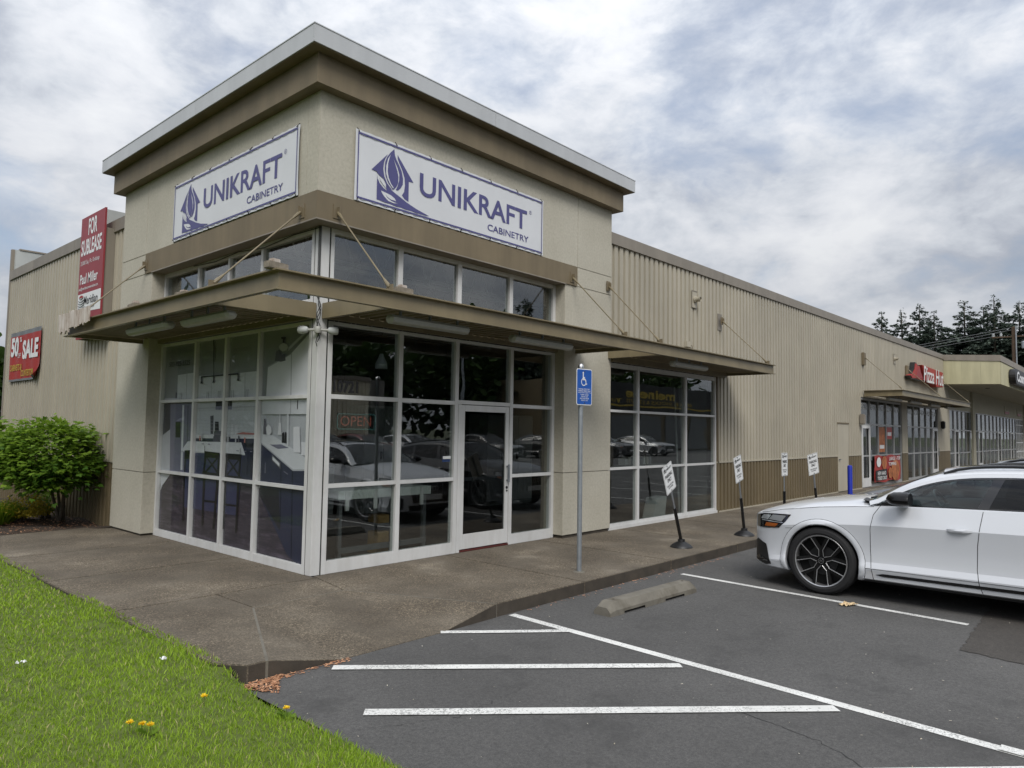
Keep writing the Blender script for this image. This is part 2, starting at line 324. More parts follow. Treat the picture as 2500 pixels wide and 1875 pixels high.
# lettering is prepared first, while the scene is still small
for _s, _b in [('UNIKRAFT', .018), ('CABINETRY', .012), ('R', 0.), ('503-925-5525', .012), ('10721', .03), ('FOR', .025), ('SUBLEASE', .025), ('3,000 Sq. Ft. Endcap', 0.), ('Paul Miller', .02), ('paul@meridiancommercialnw.com', .01), ('Meridian', .006), ('Commercial NW', 0.), ('50', .045), ('%', .02), ('OFF', 0.), ('SALE', .045), ('CABINETS &', .02), ('COUNTERTOPS', .02), ('PARKING', .02), ('ONLY', .02), ('VIOLATORS WILL', .01), ('BE TOWED', .01), ('Pizza Hut', .012), ('Cosmo', .04), ('PIZZA', .01), ('PASTA', .01), ('WINGS', .01), ('NEW HAND', .02), ('TOSSED CRUST', .02), ('LARGE 1-TOP', .02), ('TOPPING', .02), ('OPEN', 0.), ('meineke', .03), ('BRAKES  SHOCKS & STRUTS  TUNE-UP', .01), ('PARKING WITH D.M.V.', .01), ('DISABLED PERMIT ONLY', .01), ('VIOLATORS SUBJECT TO', .01), ('TOWING UNDER', .01), ('ORS 811.620', .01), ('AND FINE UNDER', .01), ('ORS 811.615', .01)]: text_geo(_s, _b)

ASP = -.135
# ================================================================ ground
mb = MB(); mb.poly([(-900, -900, -.22), (900, -900, -.22), (900, 900, -.22), (-900, 900, -.22)])
structure(mb.build('ground', mat('distant_ground', (.06, .07, .035), .95, var=.3, vscale=.1)))
mb = MB(); mb.poly([(-1.93, -58, ASP), (140, -58, ASP), (140, -2.1, ASP), (-1.93, -2.1, ASP)])
lot = structure(mb.build('parking_lot', 'asphalt'))
def strip(P, w, name='painted_line', z=ASP+.004, mt='line'):
    """a painted stripe along the polyline P, width w"""
    q = MB(); L, R = [], []
    for i, p in enumerate(P):
        a = Vector(P[max(i-1, 0)]); b = Vector(P[min(i+1, len(P)-1)]); t = (b-a).normalized(); n = Vector((-t.y, t.x))
        L.append((p[0]+n.x*w/2, p[1]+n.y*w/2, z)); R.append((p[0]-n.x*w/2, p[1]-n.y*w/2, z))
    for i in range(len(P)-1): q.add([L[i], R[i], R[i+1], L[i+1]], [(0, 1, 2, 3)])
    return q.build(name, mt, lot)
strip([(.985, -2.26), (.72, -6.9)], .095); strip([(4.17, -2.45), (3.96, -5.75)], .085)
zz = ASP+.008
strip([(.035, -2.23), (.30, -2.48), (.92, -3.05)], .085, z=zz); strip([(-1.225, -2.36), (.76, -4.30)], .10, z=zz); strip([(-1.59, -3.26), (.70, -5.52)], .105, z=zz)
strip([(-.9, -5.23), (.66, -6.77)], .10, z=zz); strip([(.75, -6.45), (.60, -9.5)], .095, z=zz+.004)
for x in (7.05, 9.9, 12.8, 15.7, 18.6, 21.5, 24.4): strip([(x, -2.6), (x-.15, -7.6)], .10)
for x in range(4, 64, 3): strip([(x, -21.0), (x, -26.2)], .10)
PP = [(2.90, -5.86), (2.81, -6.36), (3.2, -6.9), (6.9, -7.0), (6.9, -5.75), (3.90, -5.82)]; PQ = []
for (a, b), (c, d) in zip(PP, PP[1:]+PP[:1]):
    n = max(2, int(math.hypot(c-a, d-b)/.04)); PQ += [(a+(c-a)*i/n+random.gauss(0, .010), b+(d-b)*i/n+random.gauss(0, .010), ASP+.005) for i in range(n)]
mb = MB(); mb.poly(PQ)
mb.build('asphalt_patch', 'patch', lot)
def crack(P, w):
    pts = []
    for (a, b), (c, d) in zip(P[:-1], P[1:]):
        n = max(2, int(math.hypot(c-a, d-b)/.05))
        for i in range(n): pts.append((a+(c-a)*i/n+random.gauss(0, .012), b+(d-b)*i/n+random.gauss(0, .012)))
    q = MB(); z = ASP+.003; L = [(x+random.uniform(.3, 1)*w, y, z) for x, y in pts]; R = [(x-random.uniform(.3, 1)*w, y+.3*w, z) for x, y in pts]; q.grid([L, R]); q.build('crack', 'gap', lot)
crack([(6.1, -7.6), (4.2, -6.95), (2.6, -7.15), (1.5, -6.5)], .004); crack([(-1.9, -3.4), (-1.2, -3.75), (-.4, -3.7)], .0035); crack([(2.1, -4.1), (2.9, -4.6), (3.6, -4.5)], .003); crack([(.2, -4.9), (.1, -5.6), (-.35, -6.3)], .0035); crack([(3.0, -2.5), (4.0, -2.75), (5.2, -2.6)], .003)
# pavement: base slab with jointed concrete slabs lying on it
mb = MB()
mb.add([(-1.99, -1.98, -.30), (-1.83, -2.19, -.30), (-1.72, -2.19, -.30), (-1.0, -.68, -.30), (-1.0, .3, -.30), (-1.99, .3, -.30)] + [(-1.99, -1.98, -.03), (-1.83, -2.19, -.03), (-1.72, -2.19, -.03), (-1.0, -.68, -.03), (-1.0, .3, -.03), (-1.99, .3, -.03)], [(6, 7, 8, 9, 10, 11)])
mb.box(.84, 75, -2.19, .24, -.30, -.030); mb.box(-1.99, .24, .32, 6.05, -.30, -.030)
walk = structure(mb.build('sidewalk', 'kerb'))
def slab(P, zs=None, bev=.007, mt=('agg', 'kerb')):
    c = Vector((sum(p[0] for p in P)/len(P), sum(p[1] for p in P)/len(P)))
    Q = []
    for i, p in enumerate(P):
        d = (c-Vector(p)); d = d.normalized()*min(.006, d.length); z = zs[i] if zs else 0.
        Q.append((p[0]+d.x, p[1]+d.y, z))
    n = len(Q); mb = MB()
    mb.add(Q+[(x, y, z-.24) for x, y, z in Q], [tuple(range(n))], 0)
    mb.f += [(i, n+i, n+(i+1) % n, (i+1) % n) for i in range(n)]; mb.m += [1]*n
    return mb.build('slab', mt, walk, bevel=bev)
slab([(-2.02, -2.0), (-1.86, -2.22), (-1.71, -2.22), (-.99, -.68), (-.99, .08), (-2.02, .08)])
slab([(-.99, -.68), (.07, -.65), (.21, .08), (-.99, .08)])
# dropped kerb: sloping middle with two flared wings
mb = MB(); z1 = ASP+.004
Q = [(-.985, -.686, 0), (.065, -.656, 0), (.80, -2.22, 0), (.06, -2.24, z1), (-1.06, -2.24, z1), (-1.70, -2.22, 0)]
mb.add(Q+[(x, y, z-.2) for x, y, z in Q], [(0, 4, 3, 1), (1, 3, 2), (0, 5, 4)], 0)
mb.f += [(i, 6+i, 6+(i+1) % 6, (i+1) % 6) for i in range(6)]; mb.m += [1]*6
mb.build('ramp_slab', ('agg', 'kerb'), walk, bevel=.004)
for P in ([(-.99, -.68, 0), (-1.705, -2.215, 0)], [(.07, -.65, 0), (.805, -2.215, 0)], [(-.99, -.68, 0), (.07, -.65, 0)]):
    d = (Vector(P[1])-Vector(P[0])).normalized(); nn = Vector((-d.y, d.x, 0))*.011; MB().add([Vector(P[0])-nn, Vector(P[0])+nn, Vector(P[1])+nn, Vector(P[1])-nn]+[Vector(q)+e*nn-Vector((0, 0, .15)) for q, e in ((P[0], -1), (P[0], 1), (P[1], 1), (P[1], -1))], [(0, 1, 2, 3), (2, 6, 7, 3)]).build('joint_mortar', 'conc', walk).location.z = -.0015
slab([(.07, -.65), (.81, -2.22), (2.3, -2.22), (2.33, .2), (.23, .2)])
xs = [2.3, 4.3, 6.4, 8.5, 10.6, 12.7, 14.8, 17, 19.2, 21.6, 24, 27, 30, 34, 38, 43, 50, 60, 75]
for a, b in zip(xs[:-1], xs[1:]): slab([(a, -2.22), (b, -2.22), (b+.03, .2), (a+.03, .2)])
ys = [.08, 1.95, 3.85]
for a, b in zip(ys[:-1], ys[1:]): slab([(-2.02, a), (.21, a), (.21, b), (-2.02, b)])
slab([(-2.02, 3.85), (.21, 3.85), (.21, 5.98), (-.1, 6.22), (-2.02, 6.05)])
# planting bed
mb = MB(); G = []
for i in range(25):
    y = 5.9+i*.32; G.append([(-4.5+j*.29, y+.05*math.sin(j), -.02+.03*math.sin(i*1.3+j*.9)+.02*math.sin(j*2.1)) for j in range(17)])
mb.grid(G, flip=True); structure(mb.build('planting_bed', 'soil', smooth=True))
# lawn: base sheet and blades
def lawn_z(x, y):
    z = -.045 + .012*math.sin(x*2.1+y*1.3) + .010*math.sin(x*4.7-y*3.1)
    e = -1.98-x
    a = max(0, min(1, (y+2.55)/.45)); z += a*.030*max(0, 1-e/.6)-(1-a)*.26*max(0, .25-e)
    return z
mb = MB(); mb.grid([[(-9.5+i*.19 if i < 39 else -1.965, -10.5+j*.2, lawn_z(-9.5+i*.19 if i < 39 else -1.965, -10.5+j*.2)) for i in range(40)] for j in range(82)])
structure(mb.build('lawn', 'lawnbase', smooth=True))
def blades(name, pts, hgt, wid, lean, hue, mt, parent=None):
    n = len(pts); a = RNG.uniform(0, 2*math.pi, n); fx, fy = np.cos(a), np.sin(a)
    la = RNG.uniform(0, 2*math.pi, n); ll = lean*hgt*RNG.uniform(.2, 1.0, n); lx, ly = np.cos(la)*ll, np.sin(la)*ll
    V = np.zeros((n, 5, 3)); P = np.asarray(pts)
    for k, (t, w) in enumerate(((0, 1.), (0, -1.), (.55, .8), (.55, -.8), (1., 0))):
        V[:, k, 0] = P[:, 0]+fx*w*wid*.5+lx*t*t; V[:, k, 1] = P[:, 1]+fy*w*wid*.5+ly*t*t; V[:, k, 2] = P[:, 2]+hgt*t*(1-.25*t*lean)
    me = bpy.data.meshes.new(name); me.vertices.add(n*5); me.vertices.foreach_set('co', V.reshape(-1))
    o = np.arange(n)[:, None]*5; q = np.concatenate([o+0, o+1, o+3, o+2, o+2, o+3, o+4], 1).reshape(-1)
    me.loops.add(n*7); me.loops.foreach_set('vertex_index', q.astype(np.int32)); me.polygons.add(n*2)
    st = (np.arange(n)[:, None]*7+np.array([0, 4])).reshape(-1); me.polygons.foreach_set('loop_start', st.astype(np.int32))
    h = me.attributes.new('hue', 'FLOAT', 'POINT'); h.data.foreach_set('value', np.repeat(hue, 5).astype(np.float32))
    me.materials.append(M[mt]); me.update(calc_edges=True); me.validate()
    ob = bpy.data.objects.new(name, me); COL.objects.link(ob); ob.parent = parent; return ob
def fbm(x, y, s):
    return (np.sin(x*s*1.0+1.3*np.sin(y*s*.8))+np.sin(y*s*1.3+1.7*np.sin(x*s*.6+2))+.6*np.sin((x+y)*s*2.3+np.sin(x*s*2))+.4*np.sin((x-y)*s*4.1+1))/3.
n0 = 900000; gx = RNG.uniform(-8.2, -1.945, n0); gy = RNG.uniform(-8.5, 5.2, n0)
dd = np.hypot(gx-CAM.x, gy-CAM.y); keep = RNG.random(n0) < np.clip((3.3/np.maximum(dd, 1.6))**1.6, 0, 1)*.72
fwd = (gx-CAM.x)*math.cos(YAW)+(gy-CAM.y)*math.sin(YAW); keep &= fwd > .9
gx, gy, dd = gx[keep], gy[keep], dd[keep]
gz = np.array([lawn_z(a, b) for a, b in zip(gx, gy)])-.004
patch = fbm(gx, gy, 1.9); patch2 = fbm(gx+5, gy-3, 6.0)
hgt = (.034+.014*patch+.008*patch2+RNG.uniform(-.010, .016, len(gx)))*1.0; hgt = np.clip(hgt, .016, .11)*np.where(gx > -2.18, 1.2, 1.)
wid = RNG.uniform(.0026, .0044, len(gx))*np.clip(dd/3.2, 1, 3.0)
hue = np.clip(.55+.13*patch+.10*patch2+RNG.normal(0, .17, len(gx)), 0, .92); hue[RNG.random(len(gx)) < .045] = 1.
blades('grass', np.stack([gx, gy, gz], 1), hgt, wid, .85, hue, 'grassm')['kind'] = 'stuff'
bpy.data.objects['grass']['label'] = 'bright green uncut grass blades covering the lawn'

# ================================================================ shop building
GZ, TW, TD = .191, 6.085, 5.972          # glazing set-back, tower width and depth
PX, PY = 4.729, 4.673                    # where the pillars begin
BT, BB = 4.509, 4.179                    # band over the glazing
CT, CB, CC = 3.235, 3.035, 1.122         # canopy top, bottom, reach
YR, XL = .03, .05
shop = thing('shop_building', 'beige corner shop building with stuccoed tower and long corrugated metal walls', 'building', (0, 0, 0))
def B(name, *a, mt='stucco', parent=None, bevel=0.): return MB().box(*a).build(name, mt, parent or shop, bevel=bevel)
# tower stucco, cut into panels by reveal joints
MB().box(.012, TW-.012, .012, .3, BB+.004, 5.715).box(.012, .3, .3, TD-.012, BB+.004, 5.715).box(.3, TW-.012, TD-.3, TD-.012, 5.0, 5.7).box(TW-.3, TW-.012, .3, TD-.3, 5.0, 5.7).build('tower_core', 'stucco', shop)
for a in ((0, 5.066, 0, .25, BT+.006, 5.72), (5.074, TW, 0, .25, BT+.006, 5.72), (5.074, TW, 0, .25, BB+.008, BT-.002), (0, .012, .25, 4.974, BT+.006, 5.72), (0, .012, 4.982, TD, BT+.006, 5.72), (0, .012, 4.982, TD, BB+.008, BT-.002)):
    B('stucco_panel', *a, bevel=.003)
for z0, z1 in ((.05, 1.055), (1.063, BB)):
    B('pillar', PX, TW, 0, .40, z0, z1, bevel=.004)
for z0, z1 in ((.03, .985), (.993, BB)):
    B('pillar', 0, .40, PY, TD, z0, z1, bevel=.004)
B('pillar_plinth', PX+.03, TW-.03, .02, .4, -.02, .05, mt='kerb'); B('pillar_plinth', .02, .4, PY+.03, TD-.03, -.02, .03, mt='kerb')
# band with drip edge
MB().add([(-.019, -.019, BB), (5.04, -.019, BB), (5.04, -.019, BT), (-.019, -.019, BT), (-.019, 4.934, BB), (-.019, 4.934, BT), (0, 0, BB), (5.04, 0, BB), (5.04, 0, BT), (0, 0, BT), (0, 4.934, BB), (0, 4.934, BT)],
         [(0, 1, 2, 3), (4, 0, 3, 5), (3, 2, 8, 9), (5, 3, 9, 11), (1, 7, 8, 2), (10, 4, 5, 11), (0, 6, 7, 1), (4, 10, 6, 0)]).build('band', 'brown', shop)
MB().box(-.023, PX, -.027, -.004, BB-.012, BB+.004).box(-.023, -.002, -.004, PY, BB-.012, BB+.004).build('drip_edge', 'cap', shop)
MB().box(.0, PX-.001, .0, .30, BB-.008, BB+.002).box(.0, .30, .30, PY-.001, BB-.008, BB+.002).build('soffit', 'cap', shop)
# cornice: brown step, soffit and pale fascia panels
O1, O2, ZT, ZW, ZB = .301, .148, 6.291, 6.082, 5.72
MB().box(-O2, TW+O2, -O2, TD+O2, ZB, ZW-.01).build('cornice_step', 'brown', shop)
MB().box(-O1+.012, TW+O1-.012, -O1+.012, TD+O1-.012, ZW-.008, ZT-.02).build('cornice_soffit', 'brown', shop)
xa, ya = -O1, -O1
for a in ((-O1, 2.681, -O1, -O1+.02, ZW, ZT), (2.685, TW+O1, -O1, -O1+.02, ZW, ZT), (-O1, -O1+.02, -O1+.02, 2.665, ZW, ZT), (-O1, -O1+.02, 2.669, TD+O1, ZW, ZT), (TW+O1-.02, TW+O1, -O1+.02, TD+O1-.02, ZW, ZT), (-O1+.02, TW+O1, TD+O1-.02, TD+O1, ZW, ZT)):
    B('fascia_panel', *a, mt='cornice', bevel=.002)
MB().box(-O1-.006, TW+O1+.006, -O1-.006, -O1+.10, ZT, ZT+.012).box(-O1-.006, -O1+.10, -O1+.10, TD+O1, ZT, ZT+.012).build('coping', 'cornice', shop)
# corrugated sheets
PITCH = .178
def corr(mb, axis, a0, a1, z0, z1, base, m=0, z1b=None):
    """box-rib sheet; axis 'x': runs along x facing -y, 'y': runs along y facing -x. z1b: height at a1 (sloping top)"""
    prof = [(0, 0), (.106, 0), (.118, .072), (.166, .072)]; P = []; k0 = math.floor(a0/PITCH)
    k = k0
    while k*PITCH < a1:
        for t, d in prof: P.append((k*PITCH+t, d))
        k += 1
    P.append((k*PITCH, 0))
    def at(a):
        for (p, d), (q, e) in zip(P[:-1], P[1:]):
            if p <= a <= q: return d+(e-d)*(a-p)/max(q-p, 1e-9)
        return 0
    L = [(a0, at(a0))]+[p for p in P if a0 < p[0] < a1]+[(a1, at(a1))]
    V = []
    for a, d in L:
        zt = z1 if z1b is None else z1+(z1b-z1)*(a-a0)/(a1-a0)
        for z in (z0, zt): V.append((a, base+d, z) if axis == 'x' else (base+d, a, z))
    F = [(2*i, 2*i+2, 2*i+3, 2*i+1) if axis == 'x' else (2*i, 2*i+1, 2*i+3, 2*i+2) for i in range(len(L)-1)]
    mb.add(V, F, m)
RX = lambda x: 5.135+(x-6.1)*.0062                # foot of the parapet cap along the street front
def seg(a, b): return [a+(b-a)*i/max(1, round((b-a)/1.96)) for i in range(max(1, round((b-a)/1.96))+1)]
def sheets(a0, a1, z0, z1, mt, top=False):
    s = seg(a0, a1)
    for p, q in zip(s[:-1], s[1:]):
        mb = MB(); corr(mb, 'x', p, q, z0, RX(p)+.05 if top else z1, YR, z1b=RX(q)+.05 if top else None); mb.build('corrugated_sheet', mt, shop)
sheets(TW, 10.31, 3.0, 0, 'tan', True); sheets(10.31, 18.37, 1.115, 0, 'tan', True); sheets(18.37, 19.42, 2.11, 0, 'tan', True); sheets(19.42, 20.78, 1.115, 0, 'tan', True)
sheets(20.78, 25.85, 3.02, 0, 'tan', True); sheets(25.85, 26.70, 1.115, 0, 'tan', True); sheets(26.70, 32.02, 3.02, 0, 'tan', True); sheets(32.02, 34.4, 1.115, 0, 'tan', True)
for a, b in ((10.31, 18.37), (19.42, 20.78), (25.85, 26.70), (32.02, 34.4)):
    sheets(a, b, 0, 1.085, 'umber'); B('sheet_trim', a, b, YR-.012, YR+.03, 1.085, 1.118, mt='tan'); B('sheet_trim', a, b, YR-.006, YR+.03, 0, .03, mt='tan')
ysg = [TD+i*(13.25-TD)/4 for i in range(5)]
for a, b in zip(ysg[:-1], ysg[1:]):
    mb = MB(); corr(mb, 'y', a, b, 1.115, 5.17, XL); mb.build('corrugated_sheet', 'tan', shop); mb = MB(); corr(mb, 'y', a, b, -.1, 1.085, XL); mb.build('corrugated_sheet', 'umber', shop)
B('sheet_trim', XL-.012, XL+.03, TD, 13.25, 1.085, 1.118, mt='tan'); B('corner_trim', XL-.012, XL+.10, 13.25, 13.36, -.1, 5.92, mt='cap')
B('corner_trim', 10.312, 10.37, YR-.012, YR+.05, 0, 3.0, mt='umber'); B('corner_trim', XL-.006, XL+.03, TD+.002, TD+.05, -.05, 5.15, mt='tan')
# wall backing and parapet caps in lengths
for a in ((10.4, 18.37, YR+.075, YR+.2, 0, 5.1), (18.37, 19.42, YR+.07, YR+.2, 2.13, 5.1), (19.42, 20.78, YR+.075, YR+.2, 0, 5.1), (20.78, 32.02, YR+.075, YR+.2, 3.02, 5.1), (25.87, 26.68, YR+.075, YR+.2, 0, 3.02), (32.04, 34.4, YR+.075, YR+.2, 0, 5.1), (TW, 10.4, YR+.075, YR+.2, 3.0, 5.1), (XL+.075, XL+.2, TD, 13.25, -.1, 5.1)): B('wall_backing', *a, mt='dark')
for a, b in zip([TW, 10.6, 16.2, 22, 28], [10.597, 16.197, 21.997, 27.997, 33.36]):
    MB().add([(a, YR-.03, RX(a)), (b, YR-.03, RX(b)), (b, YR-.03, RX(b)+.215), (a, YR-.03, RX(a)+.215), (a, .35, RX(a)), (b, .35, RX(b)), (b, .35, RX(b)+.215), (a, .35, RX(a)+.215)],
             [(0, 1, 2, 3), (5, 4, 7, 6), (3, 2, 6, 7), (4, 5, 1, 0), (0, 3, 7, 4), (1, 5, 6, 2)]).build('parapet_cap', 'cap', shop, bevel=.004)
for a, b in ((TD+.001, 8.6), (8.603, 11.32), (11.323, 13.24)): B('parapet_cap', XL-.03, .3, a, b, 5.15, 5.372, mt='cap', bevel=.004)
MB().box(.1, 33, 13.14, 13.25, 4.9, 5.90).build('rear_parapet', 'sheetrock', shop); MB().box(.17, 33, 13.12, 13.27, 5.90, 5.935).build('parapet_coping', 'cap', shop)
MB().box(.08, 2.6, 7.08, 7.12, 5.1, 5.70).build('roof_screen', 'sheetrock', shop)
B('roof', .3, 34, .3, 13.1, 4.88, 5.0, mt='dark')
# interior shell
MB().box(.33, 34, .30, 9, -.2, -.004).build('interior_floor', 'intfloor', shop)
MB().box(.3, 34, 8.9, 9.0, 0, 4.88).box(10.35, 10.45, .3, 8.9, 0, 4.88).box(20.6, 20.7, .3, 8.9, 0, 4.88).box(26.2, 26.3, .3, 8.9, 0, 4.88).box(33.9, 34, .3, 8.9, 0, 4.88).build('interior_wall', 'intwall', shop)
mb = MB()
for y in (1.6, 3.4, 5.2, 7.0):
    mb.box(.4, 10.3, y-.03, y+.03, 4.62, 4.68); mb.box(.4, 10.3, y-.03, y+.03, 4.05, 4.10)
    for i in range(20): mb.tube([(.5+i*.48, y, 4.64), (.5+(i+.5)*.48, y, 4.08)], .014, 5, cap=False); mb.tube([(.5+(i+.5)*.48, y, 4.08), (.5+(i+1)*.48, y, 4.64)], .014, 5, cap=False)
mb.build('roof_joist', 'joist', shop)

# ---------------- glazing
def bxw(mb, face, c, a0, a1, d0, d1, z0, z1, m=0):
    if face == 'R': mb.box(a0, a1, c+d0, c+d1, z0, z1, m)
    else: mb.box(c+d0, c+d1, a0, a1, z0, z1, m)
def glazed(root, name, face, c, bars, rails, panes, label=None, fm='frame', depth=.10, gl='glass'):
    """bars: (a0,a1,z0,z1) uprights; rails: (a0,a1,z0,z1) cross bars butted between them; panes: (a0,a1,z0,z1)"""
    mb = MB()
    for a0, a1, z0, z1 in bars: bxw(mb, face, c, a0, a1, 0, depth, z0, z1)
    for a0, a1, z0, z1 in rails: bxw(mb, face, c, a0, a1, .004, depth-.004, z0, z1)
    o = mb.build(name, fm, root, bevel=.002 if c < 1 else 0, label=label)
    for p in panes:
        g = MB(); bxw(g, face, c, p[0]-.004, p[1]+.004, .040, .046, p[2]-.004, p[3]+.004); g.build('pane', p[4] if len(p) > 4 else gl, o)
    return o
def lattice(cols, rows):
    """cols, rows: lists of (lo, hi) bar extents -> bars, rails, panes"""
    z0, z1 = rows[0][0], rows[-1][1]
    bars = [(a, b, z0, z1) for a, b in cols]; rails = []; panes = []
    for (a, b), (e, f) in zip(cols[:-1], cols[1:]):
        for r in rows: rails.append((b, e, r[0], r[1]))
        for r, s in zip(rows[:-1], rows[1:]): panes.append((b, e, r[1], s[0]))
    return bars, rails, panes
RLO = [(0, .15), (1.015, 1.065), (2.09, 2.145), (2.99, 3.03)]
ba, ra, pa = lattice([(.334, .40), (1.43, 1.50), (2.46, 2.53)], RLO)
b2, r2, p2 = lattice([(3.63, 3.70), (4.66, 4.727)], RLO)
ba += b2+[(2.535, 2.598, 0, 2.10)]; ra += r2+[(2.53, 3.63, 2.105, 2.16), (2.53, 3.63, 2.99, 3.03)]; pa += p2+[(2.53, 3.63, 2.16, 2.99)]
glazed(shop, 'shopfront_window', 'R', GZ, ba, ra, pa)
RHI = [(3.24, 3.30), (4.11, 4.17)]
glazed(shop, 'clerestory_window', 'R', GZ, *lattice([(.334, .385), (1.38, 1.46), (2.47, 2.55), (3.58, 3.66), (4.66, 4.727)], RHI))
LLO = [(0, .10), (.985, 1.03), (2.09, 2.135), (2.99, 3.03)]; LC = [(.334, .39), (1.55, 1.61), (2.47, 2.53), (3.42, 3.48), (4.61, 4.671)]
lw = glazed(shop, 'shopfront_window', 'L', GZ, *lattice(LC, LLO), gl='clear'); glazed(shop, 'clerestory_window', 'L', GZ, *lattice(LC, RHI))
MB().box(GZ, .316, GZ, .316, 0, BB-.01).build('corner_post', 'frame', shop, bevel=.006)
MB().box(.2, .34, .2, .34, 0, BB-.012).build('post_seal', 'gap', shop)
W2 = [(.0, .10), (1.055, 1.10), (2.095, 2.14), (2.90, 2.985)]
glazed(shop, 'shopfront_window', 'R', YR+.02, *lattice([(6.09, 6.14), (7.06, 7.13), (8.91, 8.98), (10.24, 10.31)], W2))
MB().box(6.09, 10.31, YR-.005, YR+.015, 0, .055).build('window_sill', 'frame', shop)
# entrance door
dr = MB(); X0, X1, Y0 = 2.602, 3.626, GZ+.012
dr.box(X0, X0+.075, Y0, Y0+.045, .035, 2.095).box(X1-.075, X1, Y0, Y0+.045, .035, 2.095).box(X0+.075, X1-.075, Y0+.001, Y0+.044, .035, .245).box(X0+.075, X1-.075, Y0+.001, Y0+.044, 2.005, 2.095)
door = dr.build('door', 'frame', shop, bevel=.003)
MB().box(X0+.07, X1-.07, Y0+.018, Y0+.024, .24, 2.01).build('pane', 'glassd', door)
MB().box(X1-.058, X1-.018, Y0-.055, Y0-.035, .95, 1.22).box(X1-.052, X1-.024, Y0-.036, Y0, .97, .99).box(X1-.052, X1-.024, Y0-.036, Y0, 1.18, 1.20).build('handle', 'galv', door, bevel=.004)
MB().lathe((X1-.038, Y0-.012, .87), [(.020, 0), (.022, .012)], 14, 'y').lathe((X1-.036, Y0-.012, .82), [(.012, 0), (.014, .012)], 12, 'y').build('lock', 'black', door)
MB().box(X0+.05, X1-.05, Y0+.055, Y0+.085, 1.0, 1.05).build('push_bar', 'galv', door)
MB().box(X0, X1, GZ-.005, GZ+.10, .004, .022).build('threshold', mat('red_threshold', (.09, .014, .012), .8), shop)
# address figures on the glass
put_text(MB(), '10721', (.455, GZ+.036, 2.17), (1, 0, 0), (0, 0, 1), .36, .155, 0, .03).build('address_number', 'printblack', shop, label='black street number 10721 on the glass')
MB().box(2.28, 2.425, GZ+.046, GZ+.049, 1.285, 1.365).build('window_sticker', 'blue', shop); MB().box(2.28, 2.425, GZ+.030, GZ+.036, 1.325, 1.365).build('window_sticker', 'white', shop)
# side door in the long wall
sdv = B('door', 18.40, 19.40, YR-.004, YR+.04, .02, 2.09, mt='tan', bevel=.004); MB().box(18.45, 18.57, YR-.05, YR-.03, .99, 1.01).box(18.45, 18.47, YR-.05, YR, .985, 1.015).build('handle', 'galv', sdv)
MB().box(18.36, 19.44, YR-.02, YR+.02, 2.09, 2.13).build('door_head', 'umber', shop)
# far shopfronts under the second canopy
FR = [(0, .10), (1.03, 1.08), (2.08, 2.14), (2.93, 3.0)]
def far_front(x0, x1, n, dcol, root, y=YR+.02, rows=FR, gl='glassf'):
    s = (x1-x0)/n; cols = [(x0+i*s-.028, x0+i*s+.028) for i in range(n+1)]; b, r, p = lattice(cols, rows)
    o = glazed(root, 'shopfront_window', 'R', y, b, r, p, gl=gl, fm='framem')
    for d in dcol:
        a0, a1 = x0+d*s+.04, x0+(d+1)*s-.04; q = MB()
        q.box(a0, a0+.09, y-.02, y+.02, .03, 2.08).box(a1-.09, a1, y-.02, y+.02, .03, 2.08).box(a0+.09, a1-.09, y-.019, y+.019, .03, .32).box(a0+.09, a1-.09, y-.019, y+.019, 1.98, 2.08)
        dd_ = q.build('door', 'frame', root); MB().box(a1-.07, a1-.04, y-.07, y-.05, .9, 1.25).box(a1-.07, a1-.04, y-.05, y-.02, .92, .95).build('handle', 'galv', dd_)
    return o
f1 = far_front(20.82, 25.83, 5, (0,), shop); f2 = far_front(26.73, 31.98, 5, (4,), shop)
for x0, s, words in ((20.82, 1.002, ('PIZZA', 'PASTA', 'WINGS', 'PIZZA', 'PASTA')), (26.73, 1.05, ('WINGS', 'PIZZA', 'PASTA', 'WINGS', 'PIZZA'))):
    for i, w in enumerate(words): put_text(MB(), w, (x0+i*s+.13, YR+.05, 2.62), (1, 0, 0), (0, 0, 1), s-.26, .20, 0, .01).build('window_lettering', 'lens', shop)
for x in (20.62, 32.6):
    wl = thing('wall_lamp', 'brown wall lamp beside the left end of the far shopfront' if x < 30 else 'dark wall lamp at the right end of the far shopfront', 'lamp', (x, YR, 2.2), 'wall lamps on the far front')
    MB().box(x-.11, x+.11, YR-.16, YR, 2.10, 2.44).build('housing', 'cap' if x < 30 else 'black', wl, bevel=.03); MB().box(x-.09, x+.09, YR-.15, YR-.02, 2.075, 2.10).build('lens', 'lens', wl)
# ================================================================ canopies
def channel(mb, path, zt, zb, lip=.055, web=.062):
    """outward-facing steel channel swept along an L-shaped plan path; path: [(x,y)], offsets to the inner side on the left of travel"""
    prof = [(0, zt), (0, zt-.014), (lip, zt-.018), (lip, zb+.018), (0, zb+.014), (0, zb), (web, zb), (web, zt)]
    n = len(path); rows = []
    for o, z in prof:
        row = []
        for i, p in enumerate(path):
            p = Vector(p); ds = []
            if i > 0: ds.append((p-Vector(path[i-1])).normalized())
            if i < n-1: ds.append((Vector(path[i+1])-p).normalized())
            off = Vector((0, 0))
            for d in ds: off += Vector((-d.y, d.x))*o
            row.append((p.x+off.x, p.y+off.y, z))
        rows.append(row)
    rows.append(rows[0]); mb.grid(rows)
    for e in (0, n-1): mb.add([r[e] for r in rows[:-1]], [tuple(range(8)) if e == 0 else tuple(range(8))[::-1]])
